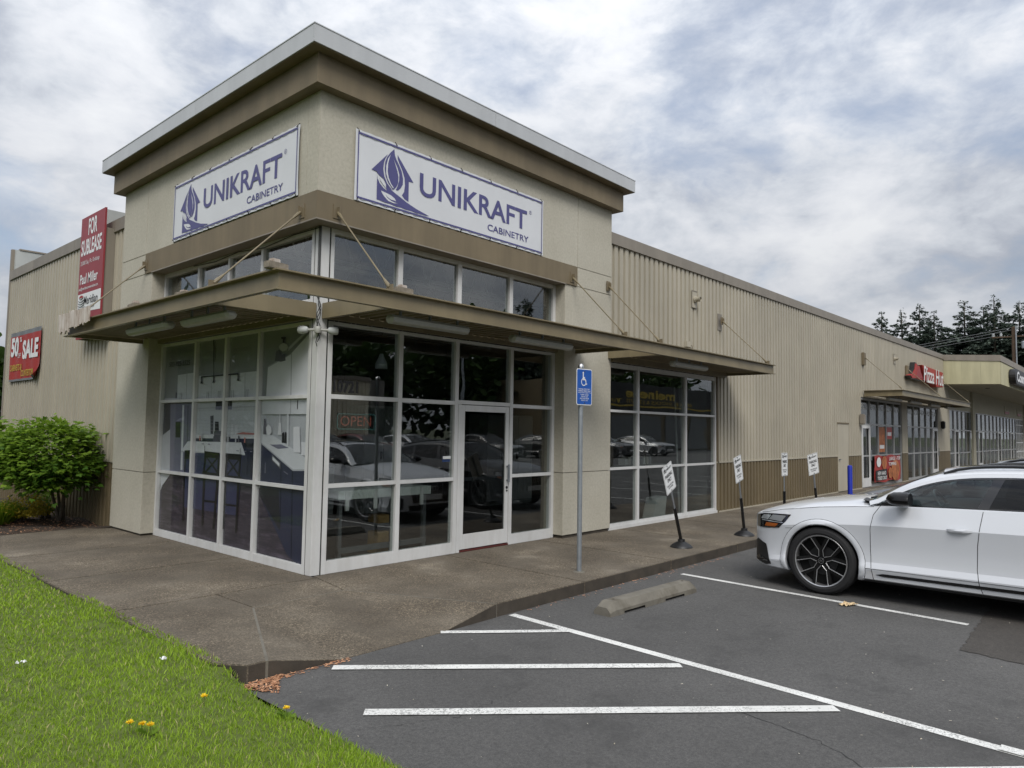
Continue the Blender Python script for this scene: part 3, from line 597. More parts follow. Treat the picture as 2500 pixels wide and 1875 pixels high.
def clevis(mb, p, q, r=.013):
    """rod from p (wall) to q (canopy) with eye ends"""
    p, q = Vector(p), Vector(q); d = (q-p).normalized()
    mb.tube([p+d*.10, q-d*.10], r*.75, 8); mb.tube([p+d*.02, p+d*.07, p+d*.16], [r*1.5, r*1.7, r*.9], 8); mb.tube([q-d*.16, q-d*.07, q-d*.01], [r*.9, r*1.8, r*1.5], 8)
can = thing('canopy', 'brown steel canopy wrapping the corner above the shop windows', 'canopy', (0, 0, 0))
mb = MB(); channel(mb, [(-CC, 4.964), (-CC, -CC), (10.746, -CC)], CT, CB); mb.build('fascia_channel', 'steelbrown', can)
I0 = CC-.064
def beam(name, *a): return MB().box(*a).build(name, 'steelbrown', can, bevel=.003)
beam('edge_beam', -I0, GZ-.012, .225, .275, CB+.004, CT-.006); beam('edge_beam', .225, .275, -I0, GZ-.012, CB+.004, CT-.006)
beam('edge_beam', -I0, XL-.06, 4.90, 4.962, CB+.004, CT-.006); beam('edge_beam', 5.02, 5.08, -I0, -.002, CB+.004, CT-.006); beam('edge_beam', 5.99, 6.05, -I0, -.002, CB+.004, CT-.006); beam('edge_beam', 10.68, 10.744, -I0, YR-.002, CB+.004, CT-.006)
beam('ledger', GZ-.064, GZ-.004, .28, PY-.002, CB+.006, CT+.008); beam('ledger', .28, PX-.002, GZ-.064, GZ-.004, CB+.006, CT+.008); beam('ledger', 6.10, 10.67, YR-.07, YR-.004, CB-.04, CT-.008)
def deck(axis, a0, a1, b0, b1):
    mb = MB(); n = int((a1-a0)/.15); s = (a1-a0)/n; z = CB+.075
    for i in range(n):
        for t0, t1, h0, h1 in ((0, .45, 0, 0), (.45, .55, 0, .03), (.55, .9, .03, .03), (.9, 1, .03, 0)):
            p, q = a0+(i+t0)*s, a0+(i+t1)*s
            V = [(p, b0, z+h0), (q, b0, z+h1), (q, b1, z+h1), (p, b1, z+h0)] if axis == 'x' else [(b0, p, z+h0), (b0, q, z+h1), (b1, q, z+h1), (b1, p, z+h0)]
            mb.add(V, [(3, 2, 1, 0)] if axis == 'x' else [(0, 1, 2, 3)])
    return mb.build('deck', 'brown', can)
deck('y', .28, 4.895, -I0, GZ-.066); deck('x', .28, 5.015, -I0, GZ-.066); deck('x', 6.055, 10.675, -I0, YR-.072)
for p, q in (((.26, -.03, 4.31), (.26, -CC+.06, 3.27)), ((4.89, -.03, 4.31), (4.89, -CC+.06, 3.27)), ((5.96, -.03, 4.33), (5.96, -CC+.06, 3.27)), ((10.43, -.04, 4.26), (10.43, -CC+.06, 3.27)), ((-.03, .29, 4.31), (-CC+.06, .29, 3.27)), ((-.03, 4.885, 4.32), (-CC+.06, 4.885, 3.27))):
    mb = MB(); clevis(mb, p, q); ro = mb.build('tie_rod', 'steelbrown', can, smooth=40)
    m2 = MB()
    if abs(p[0]-q[0]) < .01:
        m2.box(p[0]-.055, p[0]+.055, p[1]+.002, p[1]+.012, p[2]-.085, p[2]+.085).box(p[0]-.008, p[0]+.008, p[1]-.05, p[1]+.002, p[2]-.05, p[2]+.05); m2.box(q[0]-.01, q[0]+.01, q[1]-.05, q[1]+.05, CT+.001, CT+.07)
    else:
        m2.box(p[0]+.002, p[0]+.012, p[1]-.055, p[1]+.055, p[2]-.085, p[2]+.085).box(p[0]-.05, p[0]+.002, p[1]-.008, p[1]+.008, p[2]-.05, p[2]+.05); m2.box(q[0]-.05, q[0]+.05, q[1]-.01, q[1]+.01, CT+.001, CT+.07)
    m2.build('bracket', 'brown', ro)
MB().box(10.33, 10.53, YR-.012, YR+.01, 4.05, 4.42).build('wall_plate', 'cap', can)
can2 = thing('canopy', 'brown steel canopy over the far shopfront beside the wing', 'canopy', (21, 0, 0))
mb = MB(); channel(mb, [(20.95, -.0), (20.95, -1.21), (32.3, -1.21)], CT, CB); mb.build('fascia_channel', 'steelbrown', can2)
MB().box(21.02, 32.28, -1.14, -.002, CB+.07, CB+.09).build('deck', 'brown', can2); MB().box(32.24, 32.30, -1.14, -.002, CB, CT).build('edge_beam', 'steelbrown', can2)
for x in (20.9, 26.5, 32.0):
    mb = MB(); clevis(mb, (x+.1, -.05, 4.34), (x+.1, -1.15, 3.27)); ro = mb.build('tie_rod', 'steelbrown', can2, smooth=40); MB().box(x-.02, x+.22, -.05, YR, 4.08, 4.5).build('bracket', 'brown', ro, bevel=.01)
# strip lamps under the canopies
LG = 'strip lamps under the canopies'
def strip_lamp(axis, a0, a1, b, z, label):
    c = ((a0+a1)/2, b) if axis == 'x' else (b, (a0+a1)/2); t = thing('strip_lamp', label, 'lamp', (c[0], c[1], z), LG)
    def bb(mb, u0, u1, v0, v1, z0, z1): (mb.box(u0, u1, b+v0, b+v1, z0, z1) if axis == 'x' else mb.box(b+v0, b+v1, u0, u1, z0, z1)); return mb
    bb(MB(), a0+.02, a1-.02, -.055, .055, z-.005, z+.03).build('housing', 'lampw', t, bevel=.008)
    P = [(-.075, .0), (-.06, -.045), (-.03, -.065), (.03, -.065), (.06, -.045), (.075, .0)]; mb = MB()
    rows = [[(u, b+v, z+w) if axis == 'x' else (b+v, u, z+w) for v, w in P] for u in (a0, a0+.03, a1-.03, a1)]
    for r in (rows[0], rows[-1]):
        for i in range(6): r[i] = tuple((Vector(r[i])+Vector((r[i][0] if axis == 'x' else b, b if axis == 'x' else r[i][1], z)))/2)
    mb.grid(rows); mb.poly(rows[0]); mb.poly(rows[-1][::-1]); mb.build('diffuser', 'lens', t, smooth=35)
    for u in (a0+.18, (a0+a1)/2, a1-.18): bb(MB(), u-.012, u+.012, -.012, .012, z+.03, CB+.075).build('hanger', 'galv', t)
strip_lamp('y', 1.72, 2.98, -.90, 2.985, 'leftmost strip lamp under the canopy, nearest its peeling board'); strip_lamp('y', .32, 1.50, -.82, 2.985, 'strip lamp under the canopy left of the open corner')
strip_lamp('x', .40, 1.65, -.86, 2.985, 'strip lamp under the canopy right of the open corner, above the number'); strip_lamp('x', 2.48, 3.80, -.84, 2.985, 'strip lamp under the canopy above the glass door'); strip_lamp('x', 6.75, 8.05, -.84, 2.985, 'strip lamp under the canopy over the three-column window')
for i, x in enumerate((21.4, 24.2, 27.3, 30.2)): strip_lamp('x', x, x+1.6, -.62, 2.99, ['first', 'second', 'third', 'fourth'][i]+' strip lamp from the left under the far shopfront canopy')
# peeling board at the canopy end, blocks lying on the canopy
pb = thing('peeling_board', 'broken weathered plywood board hanging on the left canopy end', 'board', (-1.16, 4.3, 3.1))
for i, (a, b, zt, zb) in enumerate(((4.60, 5.06, 3.36, 3.09), (4.17, 4.585, 3.37, 3.12), (3.76, 4.155, 3.375, 3.15))):
    n = 9; up = [(a+(b-a)*k/n, zt+random.uniform(-.008, .012)) for k in range(n+1)]; lo = [(b-(b-a)*k/n, zb+random.uniform(-.03, .025)) for k in range(n+1)]
    lo[0] = (lo[0][0]-.02, lo[0][1]); MB().prism([(-1.152-.006*(i % 2), y, z) for y, z in up+lo], (-.018, 0, 0)).build('plywood_piece', 'ply', pb)
for i, (x, y, rz) in enumerate(((-1.06, -1.0, .15), (-.9, .70, 1.4), (-.95, 1.30, 1.7), (-1.0, 2.62, 1.5), (.50, -1.0, .1), (-1.02, .05, 1.3))[:5]):
    t = thing('loose_block', ['weathered block lying on the canopy corner', 'weathered block on the left canopy arm, nearest the corner rod', 'weathered block on the left canopy arm before the first upper pane', 'weathered block on the left canopy arm nearest the peeling board', 'weathered block on the right canopy arm at the foot of the first rod'][i], 'block', (x, y, CT+.001), 'blocks lying on the canopy')
    w, l = .09, random.uniform(.20, .28); b = MB().box(x-l/2, x+l/2, y-w/2, y+w/2, CT+.002, CT+.06+.03*random.random()).build('block', 'brick', t, bevel=.008); MB().box(x-l*.3, x+l*.1, y-w*.4, y+w*.3, CT+.06, CT+.085+.02*random.random()).build('chip', 'ply', t, bevel=.006); t.rotation_euler = (0, 0, rz)

# ================================================================ banners
def ring(mb, c, r, w, ex, ey, n=24, m=0):
    c, ex, ey = Vector(c), Vector(ex), Vector(ey); V = []
    for j in range(n):
        a = 2*math.pi*j/n; d = ex*math.cos(a)+ey*math.sin(a); V += [c+d*r, c+d*(r-w)]
    mb.add(V, [(2*j, (2*j+2) % (2*n), (2*j+3) % (2*n), 2*j+1) for j in range(n)], m)
LOGO = [('d', [(.495,.713),(.246,.443),(.328,.44),(.339,.415),(.38,.399),(.44,.373),(.475,.322),(.487,.298),(.586,.26),(.555,.283),(.493,.333),(.446,.411),(.426,.503),(.436,.591),(.46,.653)]),
 ('d', [(.595,.807),(.539,.75),(.482,.671),(.454,.596),(.45,.51),(.468,.423),(.508,.349),(.554,.307),(.585,.275),(.604,.28),(.645,.325),(.67,.381),(.673,.462),(.654,.531),(.612,.624),(.581,.689),(.604,.652),(.652,.58),(.685,.503),(.684,.416),(.66,.335),(.635,.282),(.669,.282),(.714,.325),(.747,.383),(.749,.458),(.723,.55),(.673,.629),(.633,.68),(.605,.733)]),
 ('d', [(.65,.747),(.923,.455),(.845,.45),(.848,.179),(.781,.199),(.737,.238),(.77,.29),(.783,.38),(.772,.477),(.73,.571),(.681,.644),(.652,.697)]),
 ('d', [(.335,.386),(.341,.346),(.383,.297),(.436,.257),(.493,.234),(.48,.263),(.476,.298),(.525,.281),(.602,.246),(.71,.206),(.821,.163),(.982,.118),(1.214,.074),(1.065,.065),(.668,.072),(.335,.086),(.335,.26)]),
 ('w', [(.54,.723),(.497,.652),(.471,.552),(.473,.455),(.499,.389),(.554,.319),(.585,.294),(.602,.296),(.553,.343),(.513,.412),(.495,.486),(.499,.591),(.519,.67)]),
 ('w', [(.397,.212),(.475,.204),(.558,.192),(.62,.165),(.642,.133),(.62,.137),(.56,.137),(.507,.154),(.468,.181),(.499,.146),(.56,.122),(.621,.113),(.671,.116),(.606,.1),(.516,.108),(.455,.147),(.42,.18)]),
 ('w', [(.334,.416),(.358,.393),(.418,.367),(.456,.323),(.48,.263),(.435,.293),(.389,.335),(.366,.374),(.382,.321),(.428,.273),(.493,.234),(.436,.257),(.376,.301),(.348,.348)])]
def logo(org, ex, ey, nrm, s, name, parent, dark='navyp', light='banner', step=.002):
    org, ex, ey, nrm = Vector(org), Vector(ex), Vector(ey), Vector(nrm); mb = MB()
    from mathutils.geometry import tessellate_polygon
    for k, P in LOGO:
        V = [org+ex*(x*s)+ey*(y*s)+nrm*(step if k == 'w' else 0) for x, y in P]
        tri = tessellate_polygon([[Vector((x, y, 0)) for x, y in P]])
        mb.add(V, [tuple(t) for t in tri], 1 if k == 'w' else 0)
    return mb.build(name, (dark, light), parent)
def banner(label, org, ex, nrm, w, h):
    """vinyl banner with rippled sheet, printed border, emblem, lettering and ties"""
    org, ex, nrm = Vector(org), Vector(ex), Vector(nrm); ey = Vector((0, 0, 1)); t = thing('banner', label, 'banner', org+ex*(w/2), 'shop name banners on the tower')
    rip = lambda u, v: .003*math.sin(u*9+v*3)*math.sin(v*math.pi) + .007*math.sin(u*37)*(abs(v-.5)*2)**6
    mb = MB(); mb.grid([[org+ex*(w*i/60)+ey*(h*j/12)+nrm*(.022+rip(w*i/60, j/12)) for i in range(61)] for j in range(13)])
    mb.build('sheet', 'banner', t, smooth=True)
    mb = MB(); z = .0265; q = lambda a, b, c, d: mb.poly([org+ex*u+ey*v+nrm*z for u, v in ((a, c), (b, c), (b, d), (a, d))])
    e, f = .030, .022
    z = .031; q(e, w-e, h-e-f, h-e); q(e, w-e, e, e+f); q(e, e+.016, e+f, h-e-f); q(w-e-.016, w-e, e+f, h-e-f); mb.build('border', 'navyp', t); z = .0265
    put_text(MB(), 'UNIKRAFT', org+ex*(w*.286)+ey*(h*.36)+nrm*z, ex, ey, w*.605, h*.345, 0, .018).build('lettering', 'navyp', t)
    put_text(MB(), 'CABINETRY', org+ex*(w*.648)+ey*(h*.150)+nrm*z, ex, ey, w*.255, h*.11, 0, .012).build('lettering', 'navyp', t)
    mb = MB(); ring(mb, org+ex*(w*.913)+ey*(h*.70)+nrm*z, .030, .005, ex, ey); put_text(mb, 'R', org+ex*(w*.913-.012)+ey*(h*.70-.016)+nrm*z, ex, ey, .024, .032); mb.build('registered_mark', 'navyp', t)
    logo(org+nrm*z, ex, ey, nrm, w/3.612, 'emblem', t)
    mb = MB()
    for i in range(7):
        for v in (0.0, h):
            p = org+ex*(.04+(w-.08)*i/6)+ey*v+nrm*.02; mb.tube([p-ey*(.025 if v == 0 else -.025)-nrm*.02, p, p+ey*(.03 if v == 0 else -.03)+nrm*.022], .006, 6)
    mb.build('tie', 'cable', t)
banner('white UNIKRAFT CABINETRY banner on the right, door side of the tower', (.488, -.006, 4.52), (1, 0, 0), (0, -1, 0), 3.612, .888)
banner('white UNIKRAFT CABINETRY banner on the left, lawn side of the tower', (-.006, 3.900, 4.53), (0, -1, 0), (-1, 0, 0), 3.51, .875)
# for-sublease board on the lawn side
t = thing('sublease_board', 'tall dark red FOR SUBLEASE board above the lawn-side wall', 'sign', (-.15, 7.1, 3.29)); Y0, Y1, Z0, Z1, XB = 6.50, 7.71, 3.29, 5.572, -.14
MB().box(XB, XB+.03, Y0, Y1, Z0, Z1).build('board', 'red', t); [MB().box(XB+.031, XB+.19, a, a+.07, Z0, Z1-.35).build('post', 'cap', t) for a in (Y0+.02, Y1-.09)]
MB().poly([(XB-.003, y, z) for y, z in ((Y1-.015, 3.80), (Y0+.015, 3.76), (Y0+.015, 4.125), (Y1-.015, 4.125))]).build('white_panel', 'white', t)
EL = (0, -1, 0); UP = (0, 0, 1); sw = Y1-Y0
def tl(s, u, z, w, h, m, b, nm='lettering', d=.004): put_text(MB(), s, (XB-d, Y1-u*sw, z), EL, UP, w*sw, h, 0, b).build(nm, m, t)
tl('FOR', .33, 5.20, .37, .31, 'white', .025); tl('SUBLEASE', .055, 4.84, .86, .30, 'white', .025); tl('3,000 Sq. Ft. Endcap', .06, 4.645, .80, .10, 'white', 0.); tl('Paul Miller', .07, 4.305, .75, .19, 'white', .02); tl('paul@meridiancommercialnw.com', .03, 4.18, .82, .075, 'white', .01)
tl('Meridian', .29, 3.91, .58, .155, 'printblack', .006, d=.007); tl('Commercial NW', .29, 3.82, .46, .07, 'printblack', 0., d=.007)
mb = MB()
for i in range(6):
    hw = .125*math.sqrt(1-((i-2.5)/3.2)**2)
    mb.tube([(XB-.008, Y1-sw*(.17+hw*(k/5-1)), 3.80+.045*i+.025*(k/5-1)**2) for k in range(11)], .007, 5)
mb.build('emblem', 'framed', t); mb = MB(); mb.poly([(XB-.009, Y1-sw*(.17+.09*math.cos(a)), 4.055+.045*math.sin(a)) for a in [i*math.pi/8 for i in range(9)]]); mb.build('emblem', 'red2', t)
# sale banner
t = thing('sale_banner', 'red 50% OFF SALE banner with a curled corner on the corrugated wall', 'banner', (0, 11.6, 2.7)); XB = .012; Y0, Y1, Z0, Z1 = 10.44, 12.75, 2.68, 3.81
mb = MB(); G = []
for j in range(25):
    row = []
    for i in range(49):
        u, v = i/48, j/24; y, z, x = Y1-(Y1-Y0)*u, Z0+(Z1-Z0)*v, XB-.006*math.sin(u*25)
        d = (u-.80)*2.2-(v*1.35)              # lower right corner rolled forward over a diagonal
        if d > 0:
            e = d*.42; r = .09; a = min(e/r, 2.7); k = e-r*a if e/r > 2.7 else 0
            s = r*math.sin(a)-k*.9; nx, nz = .80, -.60
            y += (e-s)*nx; z -= (e-s)*nz; x -= r*(1-math.cos(a))+k*.1
        row.append((x, y, z))
    G.append(row)
mb.grid(G); mb.m = [1 if (f[0] // 49) in (0, 22, 23) else 0 for f in mb.f]; mb.build('sheet', ('red2', 'framed'), t, smooth=True)
sw = Y1-Y0; sh = Z1-Z0
def tl(s, u, v, w, h, m, b): put_text(MB(), s, (XB-.012, Y1-u*sw, Z0+v*sh), EL, UP, w*sw, h*sh, 0, b).build('lettering', m, t)
tl('50', .05, .50, .26, .40, 'white', .045); tl('%', .345, .78, .06, .10, 'white', .02); tl('OFF', .30, .46, .10, .10, 'white', 0.); tl('SALE', .45, .42, .50, .38, 'white', .045); tl('CABINETS &', .05, .21, .40, .13, 'yellow', .02); tl('COUNTERTOPS', .43, .08, .40, .13, 'yellow', .02)
FILM=[
('wallg',[(4.94,3.46),(0.4,3.23),(0.33,2.01),(4.78,2.06)]),
('wall',[(4.72,2.17),(0.38,2.12),(0.34,1.21),(4.62,0.96)]),
('floor',[(4.69,0.64),(4.26,0.98),(3.29,1.03),(1.57,0.93),(0.39,1.03),(0.39,-0.02),(4.75,-0.07)]),
('white',[(4.62,0.99),(4.26,0.98),(4.59,0.75)]),
('door',[(4.62,2.08),(4.36,2.09),(4.35,1.67),(4.61,1.58)]),
('steel',[(4.38,2.09),(3.63,2.09),(3.6,1.03),(4.29,1.01)]),
('steeld',[(4.21,2.25),(3.54,2.25),(3.55,2.15),(4.21,2.16)]),
('black',[(4.16,1.79),(3.98,1.79),(3.97,1.55),(4.14,1.55)]),
('white',[(3.94,2.05),(3.88,2.05),(3.84,1.06),(3.91,1.06)]),
('steeld',[(3.76,2.04),(3.73,2.04),(3.67,1.04),(3.71,1.04)]),
('white',[(4.15,2.52),(3.48,2.54),(3.47,2.14),(4.14,2.15)]),
('line',[(3.84,2.53),(3.82,2.53),(3.81,2.15),(3.82,2.15)]),
('white',[(3.44,2.48),(2.51,2.47),(2.48,2.13),(3.42,2.13)]),
('line',[(3.02,2.47),(3.01,2.47),(2.99,2.14),(3.0,2.14)]),
('white',[(2.42,2.47),(1.61,2.48),(1.62,2.14),(2.41,2.14)]),
('line',[(2.03,2.47),(2.02,2.47),(2.0,2.14),(2.02,2.14)]),
('line',[(3.42,2.0),(1.6,2.01),(1.6,2.0),(3.41,1.99)]),
('black',[(2.84,2.11),(2.36,2.11),(2.36,1.97),(2.84,1.97)]),
('steel',[(2.83,2.02),(2.36,2.02),(2.36,1.97),(2.84,1.97)]),
('tile',[(3.44,1.95),(1.62,1.95),(1.61,1.62),(3.43,1.58)]),
('white',[(3.43,1.6),(1.61,1.63),(1.61,1.58),(3.44,1.55)]),
('navy',[(3.44,1.55),(1.61,1.58),(1.61,1.0),(3.46,1.0)]),
('navyd',[(2.34,1.52),(2.01,1.52),(2.01,1.45),(2.34,1.46)]),
('navyd',[(1.98,1.52),(1.63,1.52),(1.64,1.45),(1.98,1.46)]),
('navyd',[(1.79,1.43),(1.77,1.43),(1.77,1.01),(1.78,1.01)]),
('steeld',[(2.87,1.59),(2.36,1.59),(2.37,1.51),(2.88,1.51)]),
('steeld',[(2.99,1.88),(2.89,1.89),(2.88,1.62),(2.96,1.62)]),
('black',[(2.84,1.8),(2.73,1.8),(2.7,1.62),(2.83,1.62)]),
('steeld',[(2.86,1.66),(2.61,1.67),(2.6,1.59),(2.85,1.59)]),
('white',[(2.25,1.76),(2.17,1.76),(2.16,1.62),(2.24,1.62)]),
('white',[(2.35,1.77),(2.3,1.77),(2.27,1.62),(2.35,1.62)]),
('red',[(2.02,1.66),(1.69,1.65),(1.7,1.63),(2.22,1.63)]),
('navy2',[(3.73,1.36),(1.99,1.37),(2.07,0.53),(3.72,0.51)]),
('white',[(3.69,1.5),(2.05,1.52),(1.93,1.36),(3.9,1.35)]),
('edge',[(3.9,1.35),(1.93,1.36),(1.93,1.35),(3.9,1.33)]),
('stool',[(3.78,1.36),(3.58,1.37),(3.54,1.24),(3.78,1.23)]),
('stool',[(3.77,1.23),(3.73,1.23),(3.71,0.29),(3.76,0.29)]),
('stool',[(3.56,1.24),(3.52,1.24),(3.54,0.5),(3.58,0.5)]),
('stool',[(3.13,1.37),(2.65,1.36),(2.66,1.28),(3.11,1.28)]),
('stool',[(3.11,1.28),(3.05,1.28),(3.09,1.04),(3.15,1.04)]),
('stool',[(2.7,1.29),(2.65,1.29),(2.65,1.06),(2.71,1.06)]),
('stool',[(3.06,1.28),(3.02,1.28),(2.67,1.09),(2.71,1.07)]),
('stool',[(2.73,1.29),(2.69,1.28),(3.04,1.06),(3.09,1.07)]),
('stool',[(3.16,1.07),(2.6,1.07),(2.6,1.02),(3.17,1.01)]),
('stool',[(3.13,0.99),(3.05,0.99),(3.07,0.3),(3.12,0.3)]),
('stool',[(2.71,1.01),(2.63,1.02),(2.72,0.28),(2.78,0.28)]),
('stool',[(3.11,0.67),(2.68,0.68),(2.68,0.65),(3.11,0.64)]),
('stool',[(2.48,1.36),(2.02,1.36),(2.03,1.28),(2.46,1.28)]),
('stool',[(2.46,1.28),(2.4,1.28),(2.43,1.05),(2.48,1.05)]),
('stool',[(2.08,1.29),(2.03,1.29),(2.04,1.05),(2.1,1.04)]),
('stool',[(2.42,1.28),(2.37,1.28),(2.06,1.09),(2.1,1.07)]),
('stool',[(2.11,1.28),(2.07,1.28),(2.39,1.06),(2.43,1.07)]),
('stool',[(2.49,1.06),(2.01,1.06),(2.01,1.01),(2.5,1.01)]),
('stool',[(2.48,1.0),(2.41,1.0),(2.43,0.32),(2.48,0.31)]),
('stool',[(2.11,1.01),(2.04,1.01),(2.07,0.3),(2.12,0.3)]),
('stool',[(2.46,0.67),(2.08,0.67),(2.08,0.65),(2.46,0.64)]),
('navy',[(1.51,1.53),(0.72,1.22),(0.38,1.23),(0.41,0.04),(0.79,0.17),(1.49,0.84)]),
('black2',[(1.5,0.95),(1.03,0.95),(0.97,0.44),(1.5,0.84)]),
('white',[(1.48,1.64),(1.22,1.63),(0.37,1.35),(0.36,1.23),(0.72,1.21),(1.5,1.53)]),
('edge',[(1.5,1.53),(0.72,1.22),(0.37,1.24),(0.37,1.22),(0.72,1.2),(1.5,1.51)]),
('steel',[(1.29,1.51),(1.01,1.52),(0.83,1.48),(1.09,1.46)]),
('steeld',[(1.23,1.39),(1.01,1.29),(1.01,1.21),(1.23,1.31)]),
('white',[(1.21,1.36),(1.04,1.28),(1.04,1.24),(1.21,1.32)]),
('navyd',[(1.01,1.28),(0.99,1.28),(0.96,0.49),(0.98,0.49)]),
('navyd',[(0.74,1.2),(0.72,1.2),(0.68,0.14),(0.7,0.14)]),
('steel',[(1.39,1.27),(1.38,1.28),(1.37,1.14),(1.39,1.14)]),
('steel',[(0.93,1.19),(0.83,1.16),(0.83,1.15),(0.93,1.18)]),
('white',[(1.08,1.77),(1.08,2.06),(1.05,2.08),(1.0,2.08),(0.96,2.05),(0.98,2.05),(1.01,2.06),(1.04,2.06),(1.06,2.01),(1.05,1.77)]),
('white',[(0.88,1.5),(0.9,2.01),(0.93,2.08),(0.89,2.08),(0.86,2.01),(0.84,1.5)]),
('white',[(1.09,1.79),(1.04,1.79),(1.01,1.64),(1.1,1.64)]),
('black',[(1.0,1.66),(0.95,1.68),(0.93,1.54),(1.0,1.54)]),
('black',[(0.93,1.68),(0.89,1.67),(0.88,1.54),(0.93,1.54)]),
('white',[(1.4,1.73),(1.34,1.77),(1.27,1.74),(1.25,1.67),(1.3,1.63),(1.37,1.64)]),
('steeld',[(1.46,1.84),(1.42,1.84),(1.39,1.64),(1.46,1.64)]),
('white',[(0.74,1.74),(0.6,1.75),(0.56,1.43),(0.72,1.43)]),
('white',[(0.55,1.56),(0.42,1.56),(0.41,1.4),(0.54,1.4)]),
('tile',[(1.51,2.09),(0.41,2.1),(0.4,1.9),(1.5,1.9)]),
('line',[(0.83,2.1),(0.81,2.1),(0.81,1.9),(0.83,1.9)]),
('black',[(0.67,2.07),(0.65,2.07),(0.65,1.96),(0.67,1.96)]),
('white',[(1.4,2.53),(0.85,2.66),(0.44,2.89),(0.4,2.13),(1.42,2.14)]),
('line',[(0.85,2.66),(0.83,2.67),(0.81,2.13),(0.83,2.13)]),
('line',[(1.4,2.53),(0.85,2.66),(0.85,2.65),(1.4,2.51)]),
('edge',[(0.92,2.74),(0.43,2.97),(0.43,2.93),(0.91,2.7)]),
('black',[(1.1,2.89),(0.98,2.88),(0.99,2.85),(1.02,2.85),(1.02,2.81),(1.06,2.81),(1.06,2.86),(1.09,2.86)]),
('glassy',[(1.12,2.79),(1.05,2.81),(0.96,2.79),(0.92,2.75),(0.96,2.71),(1.05,2.7),(1.12,2.73),(1.15,2.77)]),
('steeld',[(1.21,2.71),(1.13,2.73),(1.09,2.65),(1.0,2.67),(0.97,2.58),(1.08,2.57),(1.23,2.59)]),
('black',[(2.98,3.04),(2.58,3.02),(2.57,2.99),(2.98,3.0)]),
('black',[(2.97,3.0),(2.94,2.99),(2.9,2.46),(2.92,2.46)]),
('black',[(3.31,2.47),(2.19,2.47),(2.17,2.45),(3.31,2.45)]),
('black',[(3.32,2.46),(3.28,2.46),(3.28,2.4),(3.25,2.36),(3.33,2.36),(3.31,2.4)]),
('black',[(2.94,2.47),(2.9,2.47),(2.9,2.4),(2.87,2.36),(2.95,2.36),(2.93,2.4)]),
('black',[(2.21,2.47),(2.17,2.47),(2.17,2.41),(2.15,2.36),(2.22,2.37),(2.2,2.41)]),
('light',[(4.15,3.02),(4.08,3.03),(4.0,3.01),(4.07,3.0)]),
]
# ================================================================ printed film behind the lawn-side glazing
FC = dict(wallg=(.25, .26, .265), wall=(.46, .47, .50), floor=(.060, .050, .066), white=(.60, .61, .64), door=(.04, .04, .05), steel=(.17, .17, .23), steeld=(.10, .10, .12), black=(.015, .015, .018), line=(.33, .34, .36), tile=(.50, .52, .55), navy=(.022, .026, .056), navyd=(.005, .007, .018), navy2=(.038, .043, .100), edge=(.40, .41, .44), stool=(.004, .004, .005), black2=(.016, .017, .022), red=(.42, .16, .14), glassy=(.40, .41, .42), light=(.7, .7, .68))
def film():
    t = thing('kitchen_window_film', 'kitchen photo film with navy cabinets printed across the lawn-side windows', 'window film', (.24, 2.5, .1))
    keys = list(FC); mats = []
    for k in keys:
        if k == 'floor':
            m, nt, bs, N, L = nmat('film_plank_floor'); bs.inputs['Roughness'].default_value = .6
            L(ramp(nt, tnoise(nt, 2.4, 8, .7, stretch=(1, .9, 7)), [(.30, (.018, .014, .021)), (.52, (.045, .036, .050)), (.70, (.11, .088, .118))]), bs.inputs['Base Color']); mats.append(m)
        else: mats.append(mat('film_'+k, FC[k], .5, var=.06, vscale=2.5))
    mb = MB(); x = .252
    for k, P in FILM:
        mb.add([(x, y, z) for y, z in P], [tuple(range(len(P)))], keys.index(k)); x -= .00022
    def q(y0, y1, z0, z1, k):
        nonlocal x
        mb.add([(x, y0, z0), (x, y1, z0), (x, y1, z1), (x, y0, z1)], [(0, 1, 2, 3)], keys.index(k))
    for i in range(5): q(3.35, 1.70, 1.62+.05*i, 1.623+.05*i, 'line')          # tiled splashback
    for y, z0, z1 in ((3.10, 1.15, 1.45), (2.05, 1.10, 1.44), (1.85, 1.10, 1.44), (1.72, 1.06, 1.44)): q(y, y-.012, z0, z1, 'navyd')
    for y, z in ((3.2, 1.47), (3.0, 1.47), (2.15, 1.40), (1.95, 1.40), (1.78, 1.40)): q(y, y-.07, z, z+.010, 'steel')
    for y in (4.0, 3.95, 3.1, 3.05, 2.75, 2.70, 2.35, 2.30, 1.95, 1.90): q(y, y-.010, 2.12, 2.24, 'steeld')   # door pulls
    for y, h in ((3.28, .07), (3.22, .10), (2.62, .08), (2.5, .13), (2.42, .10), (2.2, .06), (2.12, .09), (1.95, .07)): q(y, y-.035, 1.52, 1.52+h, ('white', 'steeld', 'edge', 'red')[int(h*100) % 4])
    mb.build('print', mats, t)
    put_text(MB(), 'UNIKRAFT', (.2318, 4.235, 2.845), (0, -1, 0), (0, 0, 1), .55, .105, 0, .018).build('lettering', 'framed', t)
    put_text(MB(), '503-925-5525', (.2318, 4.44, 2.658), (0, -1, 0), (0, 0, 1), .74, .078, 0, .012).build('lettering', 'printblack', t)
    put_text(MB(), 'CABINETRY', (.2318, 3.91, 2.79), (0, -1, 0), (0, 0, 1), .23, .025, 0, .012).build('lettering', 'framed', t)
    logo((.2318, 4.54, 2.75), (0, -1, 0), (0, 0, 1), (-1, 0, 0), .27, 'emblem', t, 'framed', 'lens', .0005)
film()
